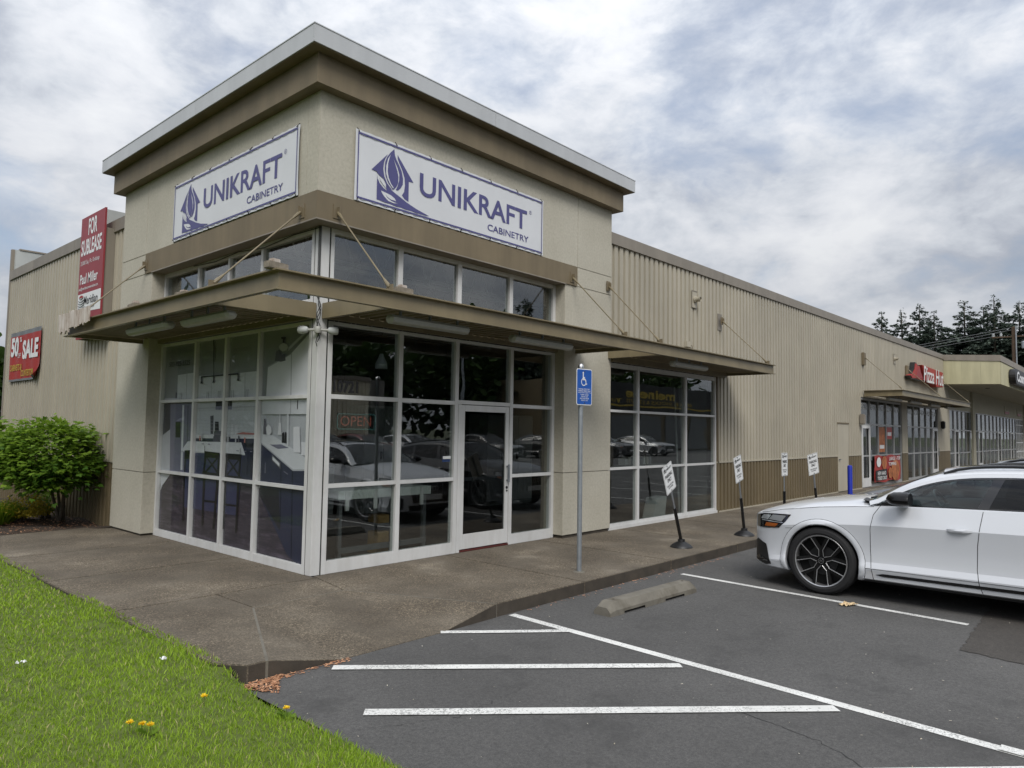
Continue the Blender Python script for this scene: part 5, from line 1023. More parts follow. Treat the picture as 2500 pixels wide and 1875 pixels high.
def build_suv(label, paint, loc, group, ring_badge=True):
    root = thing('parked_suv', label, 'car', (0, 0, 0), group)
    Lc = lambda u, v, w: (-v, -u, w)
    # --- body shell with wheel openings cut out
    us = [0, .015, .03, .055, .08, .12, .17, .23, .30, .38, .46]+[.55+.09*i for i in range(44)]+[4.55, 4.66, 4.76, 4.84, 4.90, 4.945, 4.975, 4.985]
    mb = MB(); n = None; rows = []
    for u in us:
        P = section(u); ring_ = [Lc(u, v, w) for v, w in P]+[Lc(u, -v, w) for v, w in P[-2:0:-1]]; rows.append(ring_+[ring_[0]])
    k = len(rows[0])-1; base = 0
    for r in rows: mb.v += r[:-1]
    for i in range(len(us)-1):
        for j in range(k):
            mb.f.append((i*k+j, i*k+(j+1) % k, (i+1)*k+(j+1) % k, (i+1)*k+j)); top = 15 <= j < k-15
            mb.m.append(1 if (top and 1.50 < (us[i]+us[i+1])/2 < 4.7) or j in (0, k-1) else 0)
    mb.f.append(tuple(range(k))[::-1]); mb.m.append(0); mb.f.append(tuple((len(us)-1)*k+j for j in range(k))); mb.m.append(0)
    body = mb.build('body', (paint, 'cabin', 'black'), root); body.data.shade_smooth(); body.data.set_sharp_from_angle(angle=rad(15))
    bm = bmesh.new(); bm.from_mesh(body.data); bmesh.ops.recalc_face_normals(bm, faces=bm.faces); bm.to_mesh(body.data); bm.free()
    cut = MB()
    for uc in (.925, 3.92):
        for s in (-1, 1): cut.lathe((s*.86, -uc, .385), [(.43, -.34), (.43, .34)], 48, 'x')
    co = cut.build('cutter', 'black'); bm = bmesh.new(); bm.from_mesh(co.data); bmesh.ops.recalc_face_normals(bm, faces=bm.faces); bm.to_mesh(co.data); bm.free()
    md = body.modifiers.new('b', 'BOOLEAN'); md.operation = 'DIFFERENCE'; md.object = co; md.solver = 'EXACT'; md.material_mode = 'TRANSFER'
    me = bpy.data.meshes.new_from_object(body.evaluated_get(bpy.context.evaluated_depsgraph_get())); body.modifiers.clear(); body.data = me; bpy.data.objects.remove(co)
    me.name = 'body'
    def skin(poly, off, mt, name, parent=root, cuts=4, both=True):
        """patch lying on the body side: outline in (u, w)"""
        o = None
        for s in ((1, -1) if both else (1,)):
            bm = bmesh.new(); vs = [bm.verts.new((u, w, 0)) for u, w in poly]; bm.faces.new(vs); bmesh.ops.triangulate(bm, faces=bm.faces[:])
            for _ in range(2): bmesh.ops.subdivide_edges(bm, edges=bm.edges[:], cuts=cuts//2, use_grid_fill=True)
            for v in bm.verts:
                u, w = v.co.x, v.co.y; v.co = Lc(u, s*(side_v(u, w)+off), w)
            m_ = bpy.data.meshes.new(name); bm.to_mesh(m_); bm.free(); m_.materials.append(M[mt] if isinstance(mt, str) else mt); m_.shade_smooth()
            o = bpy.data.objects.new(name, m_); COL.objects.link(o); o.parent = parent
        return o
    def seam(P, w_=.006, off=.0015, mt='gap', name='panel_gap', both=True, parent=None):
        for s in ((1, -1) if both else (1,)):
            q = MB(); pts = []
            for (a, b), (c, d) in zip(P[:-1], P[1:]):
                for i in range(8): pts.append((a+(c-a)*i/8, b+(d-b)*i/8))
            pts.append(P[-1]); L, R = [], []
            for i, (a, b) in enumerate(pts):
                p0, p1 = pts[max(i-1, 0)], pts[min(i+1, len(pts)-1)]; dx, dz = p1[0]-p0[0], p1[1]-p0[1]; l = math.hypot(dx, dz); nx, nz = -dz/l*w_/2, dx/l*w_/2
                L.append(Lc(a+nx, s*(side_v(a+nx, b+nz)+off), b+nz)); R.append(Lc(a-nx, s*(side_v(a-nx, b-nz)+off), b-nz))
            q.grid([L, R]); q.build(name, mt, parent or root)
    # front door, rear door outlines
    seam([(1.565, 1.085), (1.50, .98), (1.475, .82), (1.47, .60), (1.475, .44), (1.50, .235)]); seam([(2.56, 1.12), (2.535, .95), (2.51, .75), (2.50, .50), (2.52, .34), (2.55, .25)]); seam([(3.62, 1.15), (3.60, .95), (3.52, .80), (3.42, .62), (3.38, .40), (3.38, .26)])
    seam([(1.36, .375), (3.38, .385)], .005); seam([(.16, .888), (.45, .950), (.9, 1.018), (1.3, 1.055), (1.50, 1.07)], .005)
    seam([(.50, .735), (.62, .745)], .004); skin([(1.52, .315), (1.60, .335), (3.36, .352), (3.36, .318), (1.60, .302)], .006, 'blackg', 'sill_strip')
    # arch flares
    for uc in (.925, 3.92):
        for s in (1, -1):
            q = MB(); G = []
            a0, a1 = (-22, 205) if uc < 2 else (-24, 204)
            for i in range(45):
                a = rad(a0+(a1-a0)*i/44); row = []
                for r, o in ((.425, -.05), (.428, .010), (.440, .018), (.468, .016), (.490, .010), (.492, -.004)):
                    u, w = uc+r*math.cos(a), .385+r*math.sin(a); w_ = max(w, .23); row.append(Lc(u, s*(side_v(u, w_)+o), w_))
                G.append(row)
            q.grid(G, flip=(s > 0)); q.build('arch_flare', paint, root, smooth=50)
            seam([(uc+.494*math.cos(rad(a)), .385+.494*math.sin(rad(a))) for a in range(-15, 198, 8)], .005, .002, both=False) if s == 1 else None
    # lamps, grille, intakes
    skin([(.075, .850), (.20, .882), (.36, .893), (.56, .898), (.50, .81), (.42, .728), (.22, .708), (.085, .71)], .006, 'blackg', 'headlamp_housing')
    hl = skin([(.15, .815), (.19, .866), (.30, .872), (.26, .812)], .010, 'headlens', 'headlamp_lens'); skin([(.27, .816), (.32, .876), (.50, .878), (.45, .806)], .010, 'framed', 'headlamp_lens'); skin([(.22, .732), (.24, .776), (.41, .776), (.37, .734)], .010, 'amber', 'side_marker'); skin([(.17, .806), (.47, .798), (.47, .789), (.17, .794)], .011, 'headlens', 'daytime_light')
    skin([(.03, .50), (.10, .56), (.235, .505), (.265, .38), (.305, .268), (.22, .250), (.03, .30)], .006, 'black', 'intake'); skin([(.06, .30), (.20, .262), (.28, .276), (.24, .330), (.10, .36)], .012, 'blackg', 'intake_blade')
    MB().prism([(x, .004, z) for x, z in ((-.50, .80), (.50, .80), (.59, .66), (.50, .40), (-.50, .40), (-.59, .66))], (0, -.02, 0)).build('grille', 'blackg', root)
    g = root.children[-1]
    for i in range(7): MB().box(-.42+.14*i-.008, -.42+.14*i+.008, .004, .016, .43, .78).build('slat', 'framed', g)
    q = MB()
    for i in range(4): ring(q, (-.114+.076*i,   .022, .68), .05, .011, (1, 0, 0), (0, 0, 1), 24)
    q.build('rings_badge', 'alu', g); MB().box(-.26, .26, .006, .018, .45, .56).build('number_plate', 'white', root)
    MB().prism([(x, .006, z) for x, z in ((-.62, .36), (.62, .36), (.56, .28), (-.56, .28))], (0, -.03, 0)).build('lower_grille', 'black', root)
    # --- greenhouse
    def rp(u, t):
        w1, v1 = cant(u); w0 = lerp_tab(WBELT, u); v0 = section(u)[15][0]; b = .018*math.sin(math.pi*t)
        return (v0+(v1-v0)*t+b, w0+(w1-w0)*t)
    def side_patch(name, ua, ub, t0, t1, mt, slant=.0, s=1, n=14, nt=5, parent=root, off=0.):
        G = []
        for i in range(n+1):
            row = []
            for j in range(nt+1):
                t = t0+(t1-t0)*j/nt; u = ua+(ub-ua)*i/n+slant*t; u = max(1.50, min(4.74, u)); v, w = rp(u, t); row.append(Lc(u, s*(v+off), w))
            G.append(row)
        return MB().grid(G, flip=s > 0).build(name, mt, parent, smooth=40)
    for s in (1, -1):
        side_patch('side_window', 1.62, 2.50, .04, .84, 'carglass', .16, s); side_patch('pillar_trim', 2.50, 2.60, .03, .86, 'blackg', .16, s, 2, off=.003); side_patch('side_window', 2.605, 3.52, .04, .84, 'privacy', .12, s); side_patch('pillar_trim', 3.52, 3.60, .03, .86, 'blackg', .12, s, 2, off=.003); side_patch('side_window', 3.605, 4.3, .04, .80, 'privacy', -.05, s)
        side_patch('pillar_trim', 4.3, 4.74, .0, .90, paint, -.05, s, 6); side_patch('window_trim', 1.50, 4.5, -.02, .035, 'blackg', 0, s, 40, 1, off=.006); side_patch('window_trim', 1.50, 4.35, .84, .90, 'blackg', 0, s, 50, 1, off=.005); side_patch('roof_rail_panel', 1.50, 4.74, .895, 1.0, paint, 0, s, 50, 1, off=.003)
        side_patch('window_trim', 1.50, 1.63, .0, .88, 'blackg', .14, s, 4, off=.004)
        # A-pillar and cant rail
        G = []
        for i in range(40):
            u = 1.46+(4.74-1.46)*i/39; w, v = cant(u) if u > 1.5 else (1.085, .90); G.append([Lc(u, s*(v+.004), w), Lc(u-.01, s*(v-.015), w+.018), Lc(u-.02, s*(v-.045), w+.030), Lc(u-.03, s*(v-.085), w+.040)])
        MB().grid(G, flip=s > 0).build('pillar', paint, root, smooth=60)
        q = MB(); q.tube([Lc(2.16+(4.2-2.16)*i/16, s*(cant(2.16+(4.2-2.16)*i/16)[1]-.07), cant(2.16+(4.2-2.16)*i/16)[0]+.045+.03*math.sin(math.pi*min(1, max(0, i/16))**.5)) for i in range(17)], .018, 8); q.build('roof_rail', 'blackg', root, smooth=60)
    def cross(su, n=14):
        """cross curve: edge at u, centre a little further forward"""
        u = su; w, v = cant(max(1.50, u)); v -= .085; w += .04; uc = u-.20*max(0, min(1, (2.6-u)/1.0)) if u < 2.6 else u+.0
        if u < 2.2: wc = 1.125+(1.532-1.125)*(u-1.48)/(2.2-1.48)
        else: wc = lerp_tab([(2.2, 1.532), (2.45, 1.556), (2.8, 1.572), (3.2, 1.566), (3.6, 1.535), (4.0, 1.475), (4.75, 1.25)], u)
        return [Lc(uc+(u-uc)*f*f, f*v, wc+(w-wc)*(abs(f)**2.4)) for f in [-1+2*i/n for i in range(n+1)]]
    MB().grid([cross(1.46+(2.17-1.46)*i/12) for i in range(13)], flip=True).build('windscreen', 'carglass', root, smooth=True); MB().grid([cross(2.17+(3.95-2.17)*i/16) for i in range(17)], flip=True).build('roof', paint, root, smooth=True); MB().grid([cross(3.95+(4.74-3.95)*i/8) for i in range(9)], flip=True).build('rear_window', 'privacy', root, smooth=True)
    G = [[(p[0], p[1], p[2]+.006) for p in cross(2.30+(3.7-2.30)*i/14)[2:-2]] for i in range(15)]; MB().grid(G, flip=True).build('sunroof_panel', 'blackg', root, smooth=True)
    # cowl with wipers
    MB().grid([[(x*.80, -(1.36+.10*j-.10*(1-x*x)), 1.132-.02*j+.0*x) for x in [-1+i/6 for i in range(13)]] for j in range(3)], flip=True).build('cowl', 'black', root); MB().tube([Lc(1.40, .62, 1.15), Lc(1.47, .35, 1.165), Lc(1.44, .05, 1.168)], .011, 6).tube([Lc(1.36, .0, 1.165), Lc(1.40, -.35, 1.17)], .011, 6).build('wiper', 'black', root)
    # mirrors, handles
    for s in (1, -1):
        q = MB(); R_n = []
        for i, (du, sc, dv) in enumerate(((0, .25, .0), (.02, .62, .0), (.07, .92, .0), (.14, 1.0, .0), (.21, .98, 0), (.235, .92, 0))):
            R_n.append([Lc(1.68+du, s*(1.08+.13*sc*math.cos(a)), 1.182+.086*sc*math.sin(a)*(1.0 if math.sin(a) > 0 else .8)) for a in [2*math.pi*k/16 for k in range(17)]])
        q.grid(R_n, flip=s < 0); q.poly(R_n[0][:-1]); q.poly(R_n[-1][:-1][::-1]); mr = q.build('wing_mirror', 'mirrorblack', root, smooth=40)
        MB().prism([Lc(1.74, s*.90, 1.10), Lc(1.86, s*.90, 1.10), Lc(1.86, s*1.02, 1.135), Lc(1.76, s*1.02, 1.135)], (0, 0, .028)).build('mirror_stalk', 'blackg', mr)
        for ua in (2.235, 3.20):
            hv = side_v(ua+.1, .895); q = MB(); G = []
            for i in range(9):
                t = i/8; b = math.sin(math.pi*t)**.6 if 0 < t < 1 else 0; G.append([Lc(ua+.235*t, s*(hv+.004+.038*b*cc), .888+.010*t+.021*ss*(.6+.4*b)) for cc, ss in ((0, -1), (.8, -1), (1.1, 0), (.8, 1), (0, 1))])
            q.grid(G, flip=s < 0); q.build('door_handle', paint, root, smooth=50)
    # cabin
    def seat(v, u): return MB().box(-v-.24, -v+.24, -u-.28, -u+.24, .55, .82).prism([(-v-.24, -u-.20, .80), (-v-.24, -u-.34, .80), (-v-.24, -u-.50, 1.26), (-v-.24, -u-.40, 1.28)], (.48, 0, 0)).prism([(-v-.13, -u-.43, 1.30), (-v-.13, -u-.52, 1.29), (-v-.13, -u-.56, 1.45), (-v-.13, -u-.49, 1.46)], (.26, 0, 0)).build('seat', 'cabin', root, bevel=.04)
    for v in (.38, -.38): seat(v, 2.35); seat(v, 3.35)
    MB().prism([(-.80, -1.58, 1.10), (-.80, -1.95, 1.12), (-.80, -2.05, 1.0), (-.80, -1.6, 1.0)], (1.6, 0, 0)).build('dashboard', 'cabin', root, bevel=.02)
    q = MB(); c = Vector(Lc(2.10, .38, 1.10)); n_ = Vector((0, -.85, .5)).normalized(); ex = Vector((1, 0, 0)); ey = n_.cross(ex); q.tube([c+(ex*math.cos(2*math.pi*i/24)+ey*math.sin(2*math.pi*i/24))*.185 for i in range(25)], .016, 8, cap=False); q.tube([c-ex*.18, c+ex*.18], .02, 6); q.build('steering_wheel', 'framed', root, smooth=True)
    # wheels
    for uc in (.925, 3.92):
        for s in (1, -1):
            c = Vector(Lc(uc, s*.862, .392)); w = thing_part('wheel', root, c); ax = Vector((-s, 0, 0)); sg = -s
            t_ = MB().lathe(c, [(.300, sg*-.14), (.345, sg*-.145), (.380, sg*-.125), (.392, sg*-.09), (.392, sg*.085), (.384, sg*.105), (.360, sg*.125), (.325, sg*.130), (.303, sg*.118)], 48, 'x', caps=False); t_.build('tyre', 'rubber', w, smooth=30)
            q = MB()
            for k in range(64):
                a = 2*math.pi*k/64; q.add([c+Vector((x, math.cos(a+d)*r, math.sin(a+d)*r)) for x, d, r in ((sg*.085, -.022, .3945), (sg*.085, .022, .3945), (sg*.112, .022, .381), (sg*.112, -.022, .381))], [(0, 1, 2, 3)])
            q.build('tread_blocks', 'rubber', w, kind='stuff')
            MB().lathe(c, [(.303, sg*.116), (.299, sg*.120), (.289, sg*.116), (.285, sg*.09), (.280, sg*-.12)], 48, 'x', m=0, caps=False).build('rim', 'alu', w, smooth=40); MB().lathe(c, [(.284, sg*.02), (.284, sg*.012)], 40, 'x').build('rim_barrel', 'wheelblack', w); MB().lathe(c, [(.17, sg*.035), (.17, sg*.025)], 32, 'x').build('brake_disc', 'black', w)
            sp, ed = MB(), MB()
            def pt(r, a, x): return c+Vector((sg*x, r*math.cos(a)*s, r*math.sin(a)))
            for k in range(5):
                f = rad(88+72*k); d1, d2, d3 = rad(24), rad(10.5), rad(22)
                for e in (1, -1):
                    O = [(.055, f+e*rad(30), .088), (.125, f+e*d2, .092), (.288, f+e*d3, .108)]; I_ = [(.055, f, .086), (.150, f, .090), (.288, f+e*rad(13.5), .104)]
                    sp.add([pt(*p) for p in O+I_], [(0, 1, 4, 3), (1, 2, 5, 4)]); sp.add([pt(p[0], p[1], p[2]-.03) for p in O]+[pt(*p) for p in O], [(0, 1, 4, 3), (1, 2, 5, 4)]); sp.add([pt(p[0], p[1], p[2]-.03) for p in I_]+[pt(*p) for p in I_], [(0, 1, 4, 3), (1, 2, 5, 4)])
                    ed.tube([pt(r, a, x+.001) for r, a, x in O], .0045, 5)
            sp.build('spoke', 'wheelblack', w); ed.build('spoke_edge', 'alu', w); MB().lathe(c, [(.034, sg*.085), (.034, sg*.098), (.028, sg*.102)], 20, 'x').build('hub_cap', 'blackg', w); q = MB()
            for i in range(4): ring(q, c+Vector((sg*.1035, (-.0125+.0083*i)*s, 0)), .006, .0014, (0, 1, 0), (0, 0, 1), 12)
            ring(q, c+Vector((sg*.1032, 0, 0)), .033, .002, (0, 1, 0), (0, 0, 1), 24); q.build('hub_badge', 'alu', w)
    MB().box(-.80, .80, -4.5, -.6, .20, .26).build('underbody', 'black', root)
    skin([(4.62, .95), (4.80, .98), (4.93, .95), (4.93, .90), (4.62, .90)], .006, 'red2', 'tail_lamp')
    root.location = loc; return root
def thing_part(name, parent, loc):
    o = bpy.data.objects.new(name, None); COL.objects.link(o); o.parent = parent; o.location = Vector(loc)-wloc(parent); return o
def copy_tree(o, parent, sub):
    c = o.copy(); COL.objects.link(c); c.parent = parent
    if c.data and sub and any(m and m.name in sub for m in c.data.materials):
        key = (c.data.name, tuple(sub.values()))
        if key not in _CM:
            d = c.data.copy(); _CM[key] = d
            for i, m in enumerate(d.materials):
                if m and m.name in sub: d.materials[i] = M[sub[m.name]]
        c.data = _CM[key]
    for ch in o.children: copy_tree(ch, c, sub)
    return c
_CM = {}
suv = build_suv('white SUV parked nose-in at the kerb, cut off by the right frame edge', 'paint_white', (5.255, -3.285, ASP), 'parked cars')
def car(label, paint, loc, rz=0, sc=(1, 1, 1)):
    c = copy_tree(suv, None, {'pearl_white_paint': paint}); c['label'] = label; c.location = loc; c.rotation_euler = (0, 0, rad(rz)); c.scale = sc; c['group'] = 'parked cars'; return c
car('dark car parked beyond the white SUV, only its roof showing', 'paint_black', (8.6, -3.38, ASP), 0, (.96, .98, 1.01))
PIN = [(14, -20.6, 'paint_silver', 'silver car facing the shop across the lot, mirrored in the glass'), (20.0, -20.8, 'paint_white', 'white car across the lot, mirrored in the glass left of the door'), (17.0, -20.9, 'paint_red', 'red car across the lot, mirrored in the glass beside the door'), (26.0, -20.7, 'paint_grey', 'grey car across the lot, mirrored in the door-side glass'), (32.0, -20.8, 'paint_black', 'black car across the lot, mirrored in the three-column window'), (38.0, -20.6, 'paint_grey', 'grey car across the lot, mirrored at the far end'), (44.0, -20.9, 'paint_silver', 'silver car across the lot, mirrored in the far shopfront')]
for x, y, p, lb in PIN: car(lb, p, (x+1.5, y, ASP), 0 if (int(x) % 2) else 0)
# ================================================================ plants
LEAF = [(0, 0), (.30, -.10), (.50, .12), (.36, .22), (.52, .48), (.26, .46), (0, 1), (-.26, .46), (-.52, .48), (-.36, .22), (-.50, .12), (-.30, -.10)]
QUAD = [(0, 0), (.45, .35), (.30, .8), (0, 1), (-.30, .8), (-.45, .35)]
NEED = [(0, 0), (.16, .2), (.32, .62), (.10, .60), (0, 1), (-.12, .62), (-.30, .55), (-.15, .2)]
def cloud(name, P, Nn, size, hue, mt, shape, parent, label=None, kind=None):
    """many leaf outlines: P base points, Nn leaf axis directions, size lengths"""
    P = np.asarray(P, float); A = np.asarray(Nn, float); A /= np.linalg.norm(A, axis=1)[:, None]+1e-9; n = len(P); r = RNG.normal(size=(n, 3)); r[:, 2] = np.abs(r[:, 2])*.3
    S = np.cross(A, np.cross(A, r)+1e-6)*0 + np.cross(A, np.stack([RNG.normal(0, .45, n), RNG.normal(0, .45, n), np.ones(n)], 1)); S /= np.linalg.norm(S, axis=1)[:, None]+1e-9
    k = len(shape); V = np.zeros((n, k, 3)); sz = np.asarray(size)[:, None]; U = np.cross(S, A)
    for i, (x, y) in enumerate(shape): V[:, i] = P+S*x*sz+A*y*sz-U*(.22*(x*x)+.12*y*y)*sz
    me = bpy.data.meshes.new(name); V = V.reshape(-1, 3)-np.array(wloc(parent)) if parent else V.reshape(-1, 3)
    me.vertices.add(n*k); me.vertices.foreach_set('co', V.reshape(-1)); me.loops.add(n*k); me.loops.foreach_set('vertex_index', np.arange(n*k, dtype=np.int32)); me.polygons.add(n); me.polygons.foreach_set('loop_start', (np.arange(n)*k).astype(np.int32))
    h = me.attributes.new('hue', 'FLOAT', 'POINT'); h.data.foreach_set('value', np.repeat(np.clip(hue, 0, 1), k).astype(np.float32)); me.materials.append(M[mt]); me.update(calc_edges=True)
    o = bpy.data.objects.new(name, me); COL.objects.link(o); o.parent = parent; return tag(o, label, kind=kind)
def shrub(name, label, cat, base, c, rx, ry, rz, n, size, mt, stems, group=None, shape=LEAF, clumps=60, flat=.75):
    t = thing(name, label, cat, base, group); c = np.array(c); P, A, H = [], [], []
    for q in range(clumps):
        d = RNG.normal(size=3); d /= np.linalg.norm(d); d[2] = d[2] if d[2] > -flat else -flat*RNG.random(); rr = RNG.uniform(.55, 1.0)**.5; cc = c+d*np.array([rx, ry, rz])*rr*.92
        m = n//clumps; off = RNG.normal(size=(m, 3))*np.array([rx, ry, rz*.55])*.19; p = cc+off; a = off*1.4+d*np.array([rx, ry, .2])*.5+RNG.normal(size=(m, 3))*.08; a[:, 2] -= .10
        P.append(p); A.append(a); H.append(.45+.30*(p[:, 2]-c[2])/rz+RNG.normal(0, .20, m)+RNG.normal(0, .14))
    P = np.concatenate(P); cloud('foliage', P, np.concatenate(A), size*RNG.uniform(.65, 1.25, len(P)), np.concatenate(H), mt, shape, t)
    for i in range(stems):
        a = RNG.uniform(0, 6.28); e = c+np.array([rx*.55*math.cos(a), ry*.55*math.sin(a), rz*.1]); b = np.array(base)+np.array([.06*math.cos(a*1.7), .05*math.sin(a*1.7), -.03])
        mid = b*.5+e*.5+np.array([.0, 0, .12]); MB().tube([b, b*.72+mid*.28+np.array([0, 0, .04]), mid, e], [.034, .028, .020, .008], 8).build('stem', 'bark', t, smooth=True)
    return t
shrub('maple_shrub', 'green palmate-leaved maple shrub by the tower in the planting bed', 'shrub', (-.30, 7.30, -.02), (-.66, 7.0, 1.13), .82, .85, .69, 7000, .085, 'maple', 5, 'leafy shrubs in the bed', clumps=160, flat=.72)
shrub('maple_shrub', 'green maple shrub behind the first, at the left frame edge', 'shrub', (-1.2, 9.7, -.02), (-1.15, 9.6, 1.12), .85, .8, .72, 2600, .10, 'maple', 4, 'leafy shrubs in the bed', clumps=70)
shrub('golden_shrub', 'low golden yellow shrub under the maple', 'shrub', (-.80, 7.75, -.02), (-.80, 7.75, .22), .36, .34, .27, 2200, .035, 'gold', 4, None, QUAD, 60, .4)
shrub('golden_shrub', 'low green-gold shrub at the foot of the corrugated wall', 'shrub', (-.30, 8.3, -.02), (-.34, 8.2, .20), .26, .3, .24, 1300, .035, 'maple', 3, None, QUAD, 40, .4)
t = thing('grass_clump', 'bushy green ornamental grass clump at the left edge of the bed', 'plant', (-1.10, 7.75, -.02)); n = 1800; a = RNG.uniform(0, 6.28, n); r = RNG.random(n)**.5*.10; d = RNG.random(n)**.7*.33
cloud('blades', np.stack([-1.10+r*np.cos(a), 7.75+r*np.sin(a), np.full(n, -.02)], 1), np.stack([np.cos(a)*d, np.sin(a)*d, np.full(n, .36)*RNG.uniform(.6, 1.1, n)], 1), RNG.uniform(.25, .46, n), RNG.random(n)*.6, 'grassm', [(.012, 0), (.02, .5), (0, 1), (-.02, .5), (-.012, 0)], t)
n = 1500; px, py = RNG.uniform(-2.6, 0, n), RNG.uniform(6.1, 8.6, n); flakes('bark_litter', np.stack([px, py, np.full(n, .012)], 1), RNG.uniform(.008, .02, n), RNG.random(n)*.8, 'chip', 'bark and dead leaves strewn over the planting bed')
# dandelions and lawn scraps
def dandelion(x, y, label, leaves=0):
    t = thing('dandelion', label, 'flower', (x, y, -.05), 'dandelions in the lawn'); z = lawn_z(x, y)+.062; mb = MB(); n = 90
    a = RNG.uniform(0, 6.28, n); r = RNG.random(n)**.5; mb2 = cloud('flower_head', np.stack([x+.004*np.cos(a), y+.004*np.sin(a), np.full(n, z)], 1), np.stack([np.cos(a)*r, np.sin(a)*r, .25+.5*(1-r)], 1), RNG.uniform(.014, .021, n), np.ones(n), 'dandel', [(.0, 0), (.13, .6), (.08, 1), (-.08, 1), (-.13, .6)], t)
    MB().tube([(x, y, z-.08), (x, y, z)], .002, 5).build('stalk', 'lawnbase', t)
    if leaves:
        a = RNG.uniform(0, 6.28, leaves); cloud('leaf_rosette', np.stack([np.full(leaves, x), np.full(leaves, y), np.full(leaves, z-.06)], 1), np.stack([np.cos(a), np.sin(a), RNG.uniform(.3, 1., leaves)], 1), RNG.uniform(.05, .085, leaves), RNG.random(leaves)*.5+.3, 'maple', [(0, 0), (.08, .3), (.16, .5), (.10, .6), (.18, .8), (0, 1), (-.18, .8), (-.10, .6), (-.16, .5), (-.08, .3)], t)
for x, y, lb, lv in ((-2.87, -2.76, 'left dandelion of the tight group of three', 0), (-2.83, -2.83, 'middle dandelion of the tight group of three', 0), (-2.80, -2.87, 'right dandelion of the tight group of three', 8), (-2.36, -2.60, 'single dandelion in the middle of the lawn', 0), (-2.02, -3.02, 'dandelion with leaf rosette at the asphalt edge', 14)): dandelion(x, y, lb, lv)
for i, (x, y) in enumerate(((-2.97, -1.0), (-2.25, -1.7))):
    t = thing('paper_scrap', ['white paper scrap on the lawn near the left edge', 'tiny pale scrap on the lawn beside the sidewalk'][i], 'litter', (x, y, 0)); z = lawn_z(x, y)+.055; MB().grid([[(x+(a-3)*.012*(1 if i == 0 else .6)+random.uniform(-.008, .008), y+(b-2)*.012*(1 if i == 0 else .6)+random.uniform(-.008, .008), z+random.uniform(-.012, .012)) for a in range(7)] for b in range(4)]).build('scrap', 'white', t)

# ================================================================ trees, pole and wires beyond the roofs
def conifer(x, y, top, wid, label, group, n=2600, low=.22, z0=-.2):
    t = thing('fir_tree', label, 'tree', (x, y, z0), group); MB().tube([(x, y, z0), (x+RNG.normal(0, .1), y, top*.5), (x, y, top-.3)], [.34, .22, .04], 8).build('trunk', 'bark', t)
    P, A, S, H = [], [], [], []; z = top*low
    while z < top:
        f = (z/top-low)/(1-low); R = wid*1.22*(1-f)**.74*RNG.uniform(.70, 1.14)+.10; nb = max(3, int(8*(1-f)+3)); ph = RNG.uniform(0, 6.28)
        for b in range(nb):
            a = ph+6.28*b/nb+RNG.normal(0, .25); Rb = R*RNG.uniform(.55, 1.18); k = max(6, int(Rb*n/48)); s = RNG.random(k)**.6; droop = RNG.uniform(.05, .35)
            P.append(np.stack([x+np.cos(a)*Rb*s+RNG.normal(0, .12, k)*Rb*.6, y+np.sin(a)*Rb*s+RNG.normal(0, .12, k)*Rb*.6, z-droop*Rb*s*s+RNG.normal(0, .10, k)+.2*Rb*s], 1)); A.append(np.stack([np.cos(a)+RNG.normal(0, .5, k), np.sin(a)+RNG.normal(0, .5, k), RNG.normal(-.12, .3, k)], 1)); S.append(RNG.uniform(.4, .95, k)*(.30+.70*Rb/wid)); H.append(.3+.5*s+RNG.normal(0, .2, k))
        z += top/38*RNG.uniform(.75, 1.3)
    cloud('crown', np.concatenate(P), np.concatenate(A), np.concatenate(S), np.concatenate(H), 'needle', NEED, t); return t
FT = [(101.9, 20.4, 18.5, 3.0, 'slender leftmost fir above the long roof'), (103.6, 18.3, 18.6, 3.4, 'second fir from the left above the long roof'), (104.8, 16.4, 19.4, 3.9, 'third fir from the left above the long roof, with open crown'), (102.5, 14.2, 18.0, 4.2, 'fir in the middle of the group above the long roof'), (107.5, 11.6, 20.0, 4.8, 'broad fir above the cream fascia'), (108, 9.5, 19.0, 3.9, 'fir filling the gap left of the tallest one'), (104.4, 7.8, 19.6, 4.4, 'tallest fir, left of the utility pole'), (106.5, 5.4, 19.0, 4.4, 'fir standing right behind the utility pole'), (104, 2.8, 18.5, 4.2, 'fir at the right frame edge'), (112, 14.5, 15.5, 4.9, 'lower fir in the rear row between the middle trees'), (112, 9.5, 15.0, 4.9, 'lower fir in the rear row behind the broad one'), (113, 4.0, 15.5, 4.9, 'lower fir in the rear row behind the pole'), (110, 18.5, 13.5, 4.4, 'lower fir in the rear row behind the left pair')]
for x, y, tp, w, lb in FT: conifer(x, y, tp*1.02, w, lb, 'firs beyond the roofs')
def broadtree(x, y, h, r, label, group, n=2600, size=.42):
    t = thing('leafy_tree', label, 'tree', (x, y, -.2), group); MB().tube([(x, y, -.2), (x+.1, y, h*.3), (x-.1, y, h*.62)], [.28, .2, .08], 8).build('trunk', 'bark', t); P, A, H = [], [], []
    for q in range(34):
        d = RNG.normal(size=3); d /= np.linalg.norm(d); c = np.array([x, y, h*.53])+d*np.array([r, r, h*.46])*RNG.uniform(.4, .95); m = n//34; o = RNG.normal(size=(m, 3))*r*.22; P.append(c+o); A.append(o+d*.3+RNG.normal(size=(m, 3))*.3); H.append(.35+.3*d[2]+RNG.normal(0, .18, m))
        if q < 5: MB().tube([(x, y, h*.35), tuple((np.array([x, y, h*.45])+c)/2), tuple(c)], [.1, .06, .02], 6).build('limb', 'bark', t)
    P = np.concatenate(P); cloud('crown', P, np.concatenate(A), size*RNG.uniform(.6, 1.3, len(P)), np.concatenate(H), 'decid', QUAD, t)
broadtree(6.2, 47.5, 6.6, 3.2, 'leafy green tree at the far left frame edge', 'trees around the lot', 3200, .5)
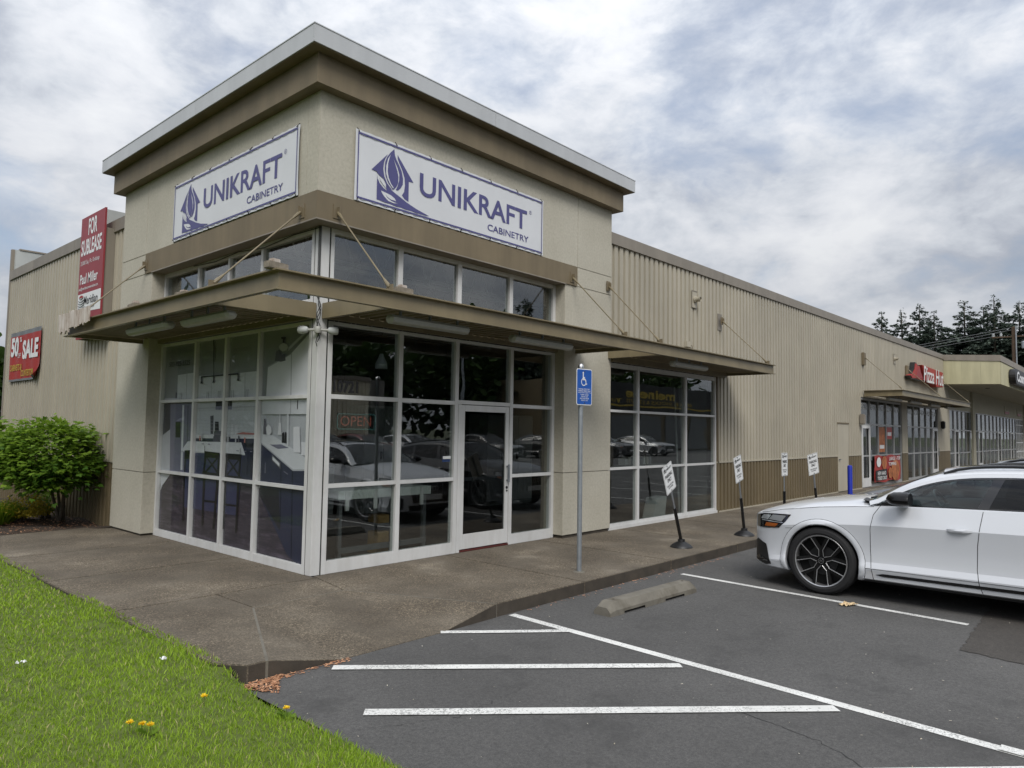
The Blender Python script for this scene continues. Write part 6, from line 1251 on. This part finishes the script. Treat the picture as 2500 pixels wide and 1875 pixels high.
for i, x in enumerate((-6, 6, 17, 27, 37, 46, 56, 67, 79)): broadtree(x, -46-3*math.sin(i*2.1), 10.5+1.5*math.sin(i*1.7), 5.6, ['first', 'second', 'third', 'fourth', 'fifth', 'sixth', 'seventh', 'eighth', 'ninth'][i]+' leafy tree from the lawn end behind the lot, seen only mirrored', 'trees around the lot', 5200, .75)
conifer(47.5, -37.5, 14.5, 3.4, 'tall fir across the lot, mirrored in the last upper window', 'trees around the lot', 2200, .1)
for i, (x, y) in enumerate(((-34, -20), (-38, -4), (-36, 10), (-30, 20), (-27, 29), (-24, 38), (-20, 47), (-15, 56))): broadtree(x, y, 8.5 if i < 3 else 9.5, 4.5 if i < 3 else 5.5, ['first', 'second', 'third', 'fourth', 'fifth', 'sixth', 'seventh', 'eighth'][i]+' leafy tree added unseen beyond the lawn to darken reflections', 'trees around the lot', 3000, .8)  # unseen trees added to keep low sky out of window and car reflections
t = thing('utility_pole', 'brown wooden utility pole with insulators before the firs', 'pole', (69.6, 1.65, -.2)); MB().tube([(69.6, 1.65, -.2), (69.6, 1.65, 11.25)], [.21, .15], 10).build('pole', 'pole', t); MB().tube([(69.35, 1.45, 7.8), (69.35, 1.45, 11.3)], .05, 6).build('conduit', 'galv', t)
MB().box(69.5, 69.75, .1, 3.2, 10.35, 10.45).build('crossarm', 'pole', t)
for y in (.2, .75, 2.55, 3.1): MB().lathe((69.62, y, 10.45), [(.05, 0), (.13, .05), (.06, .12), (.12, .17), (.06, .24), (.10, .28), (.02, .34)], 10).build('insulator', 'joist', t)
MB().lathe((69.2, .9, 9.3), [(.16, 0), (.17, .05), (.17, .55), (.12, .62)], 14).build('fuse_box', 'galv', t)
def wire(label, a, b, sag):
    t = thing('overhead_wire', label, 'wire', a, 'overhead wires'); MB().tube([Vector(a).lerp(Vector(b), i/12)-Vector((0, 0, sag*4*(i/12)*(1-i/12))) for i in range(13)], .016, 5).build('wire', 'framed', t)
wire('topmost overhead wire running left from the pole', (69.6, 1.65, 11.2), (68.0, 16, 9.1), .1); wire('second overhead wire running left from the pole', (69.6, 1.65, 11.0), (68.0, 16, 8.85), .1); wire('lowest overhead wire running left from the crossarm', (69.6, 3.1, 10.5), (68.0, 16, 8.7), .1); wire('overhead wire running right from the pole top', (69.6, 1.65, 11.2), (71, -16, 12.6), .4)
# ================================================================ buildings across the lot (mirrored in the glass)
sh = thing('lot_shed', 'tan corrugated shed across the lot, mirrored in the left door-side pane', 'building', (14, -31, -.1)); mb = MB(); PV = []
k = 0
while k*.30 < 19: PV += [(4.5+k*.30, 0), (4.5+k*.30+.19, 0), (4.5+k*.30+.2, .05), (4.5+k*.30+.29, .05)]; k += 1
V = []
for x, d in PV: V += [(x, -30-d, -.1), (x, -30-d, 4.75)]
mb.add(V, [(2*i, 2*i+1, 2*i+3, 2*i+2) for i in range(len(PV)-1)]); mb.build('corrugated_sheet', mat('pale_tan_sheet', (.62, .57, .43), .6), sh); MB().box(4.4, 23.6, -38, -30.06, -.1, 4.7).build('wall', 'tan', sh); MB().box(4.3, 23.7, -38.1, -29.9, 4.72, 4.95).build('roof', 'cap', sh)
gs = thing('garage_shop', 'dark fronted garage with yellow meineke lettering, mirrored in the three-column window', 'building', (57, -31, -.1))
MB().box(44, 72, -42, -30.2, -.1, 6.3).build('wall', 'umber', gs); MB().box(43.9, 72.1, -30.2, -29.95, 3.75, 6.4).build('fascia', 'printblack', gs)
put_text(MB(), 'meineke', (62.5, -29.93, 5.0), (-1, 0, 0), (0, 0, 1), 9.5, 1.0, 0, .03).build('lettering', 'yellow', gs); put_text(MB(), 'BRAKES  SHOCKS & STRUTS  TUNE-UP', (66, -29.93, 4.45), (-1, 0, 0), (0, 0, 1), 18, .36, 0, .01).build('lettering', 'yellow', gs); MB().box(44, 72, -29.94, -29.92, 4.12, 4.28).build('stripe', 'yellow', gs)
for i in range(5): MB().box(46+5*i, 49.8+5*i, -30.19, -30.1, 0, 3.3).build('roller_door', 'intwall', gs)
lp = thing('lot_lamp', 'lamp post across the lot, mirrored between the cars', 'lamp', (30, -28, ASP)); MB().tube([(30, -28, ASP), (30, -28, 7)], .09, 8).build('post', 'galv', lp); MB().box(29.4, 30.6, -28.15, -27.85, 7, 7.15).build('lamp_head', 'lampw', lp)
bpy.data.objects['pizza_sign'].location += Vector((-1.0, 0, .12))
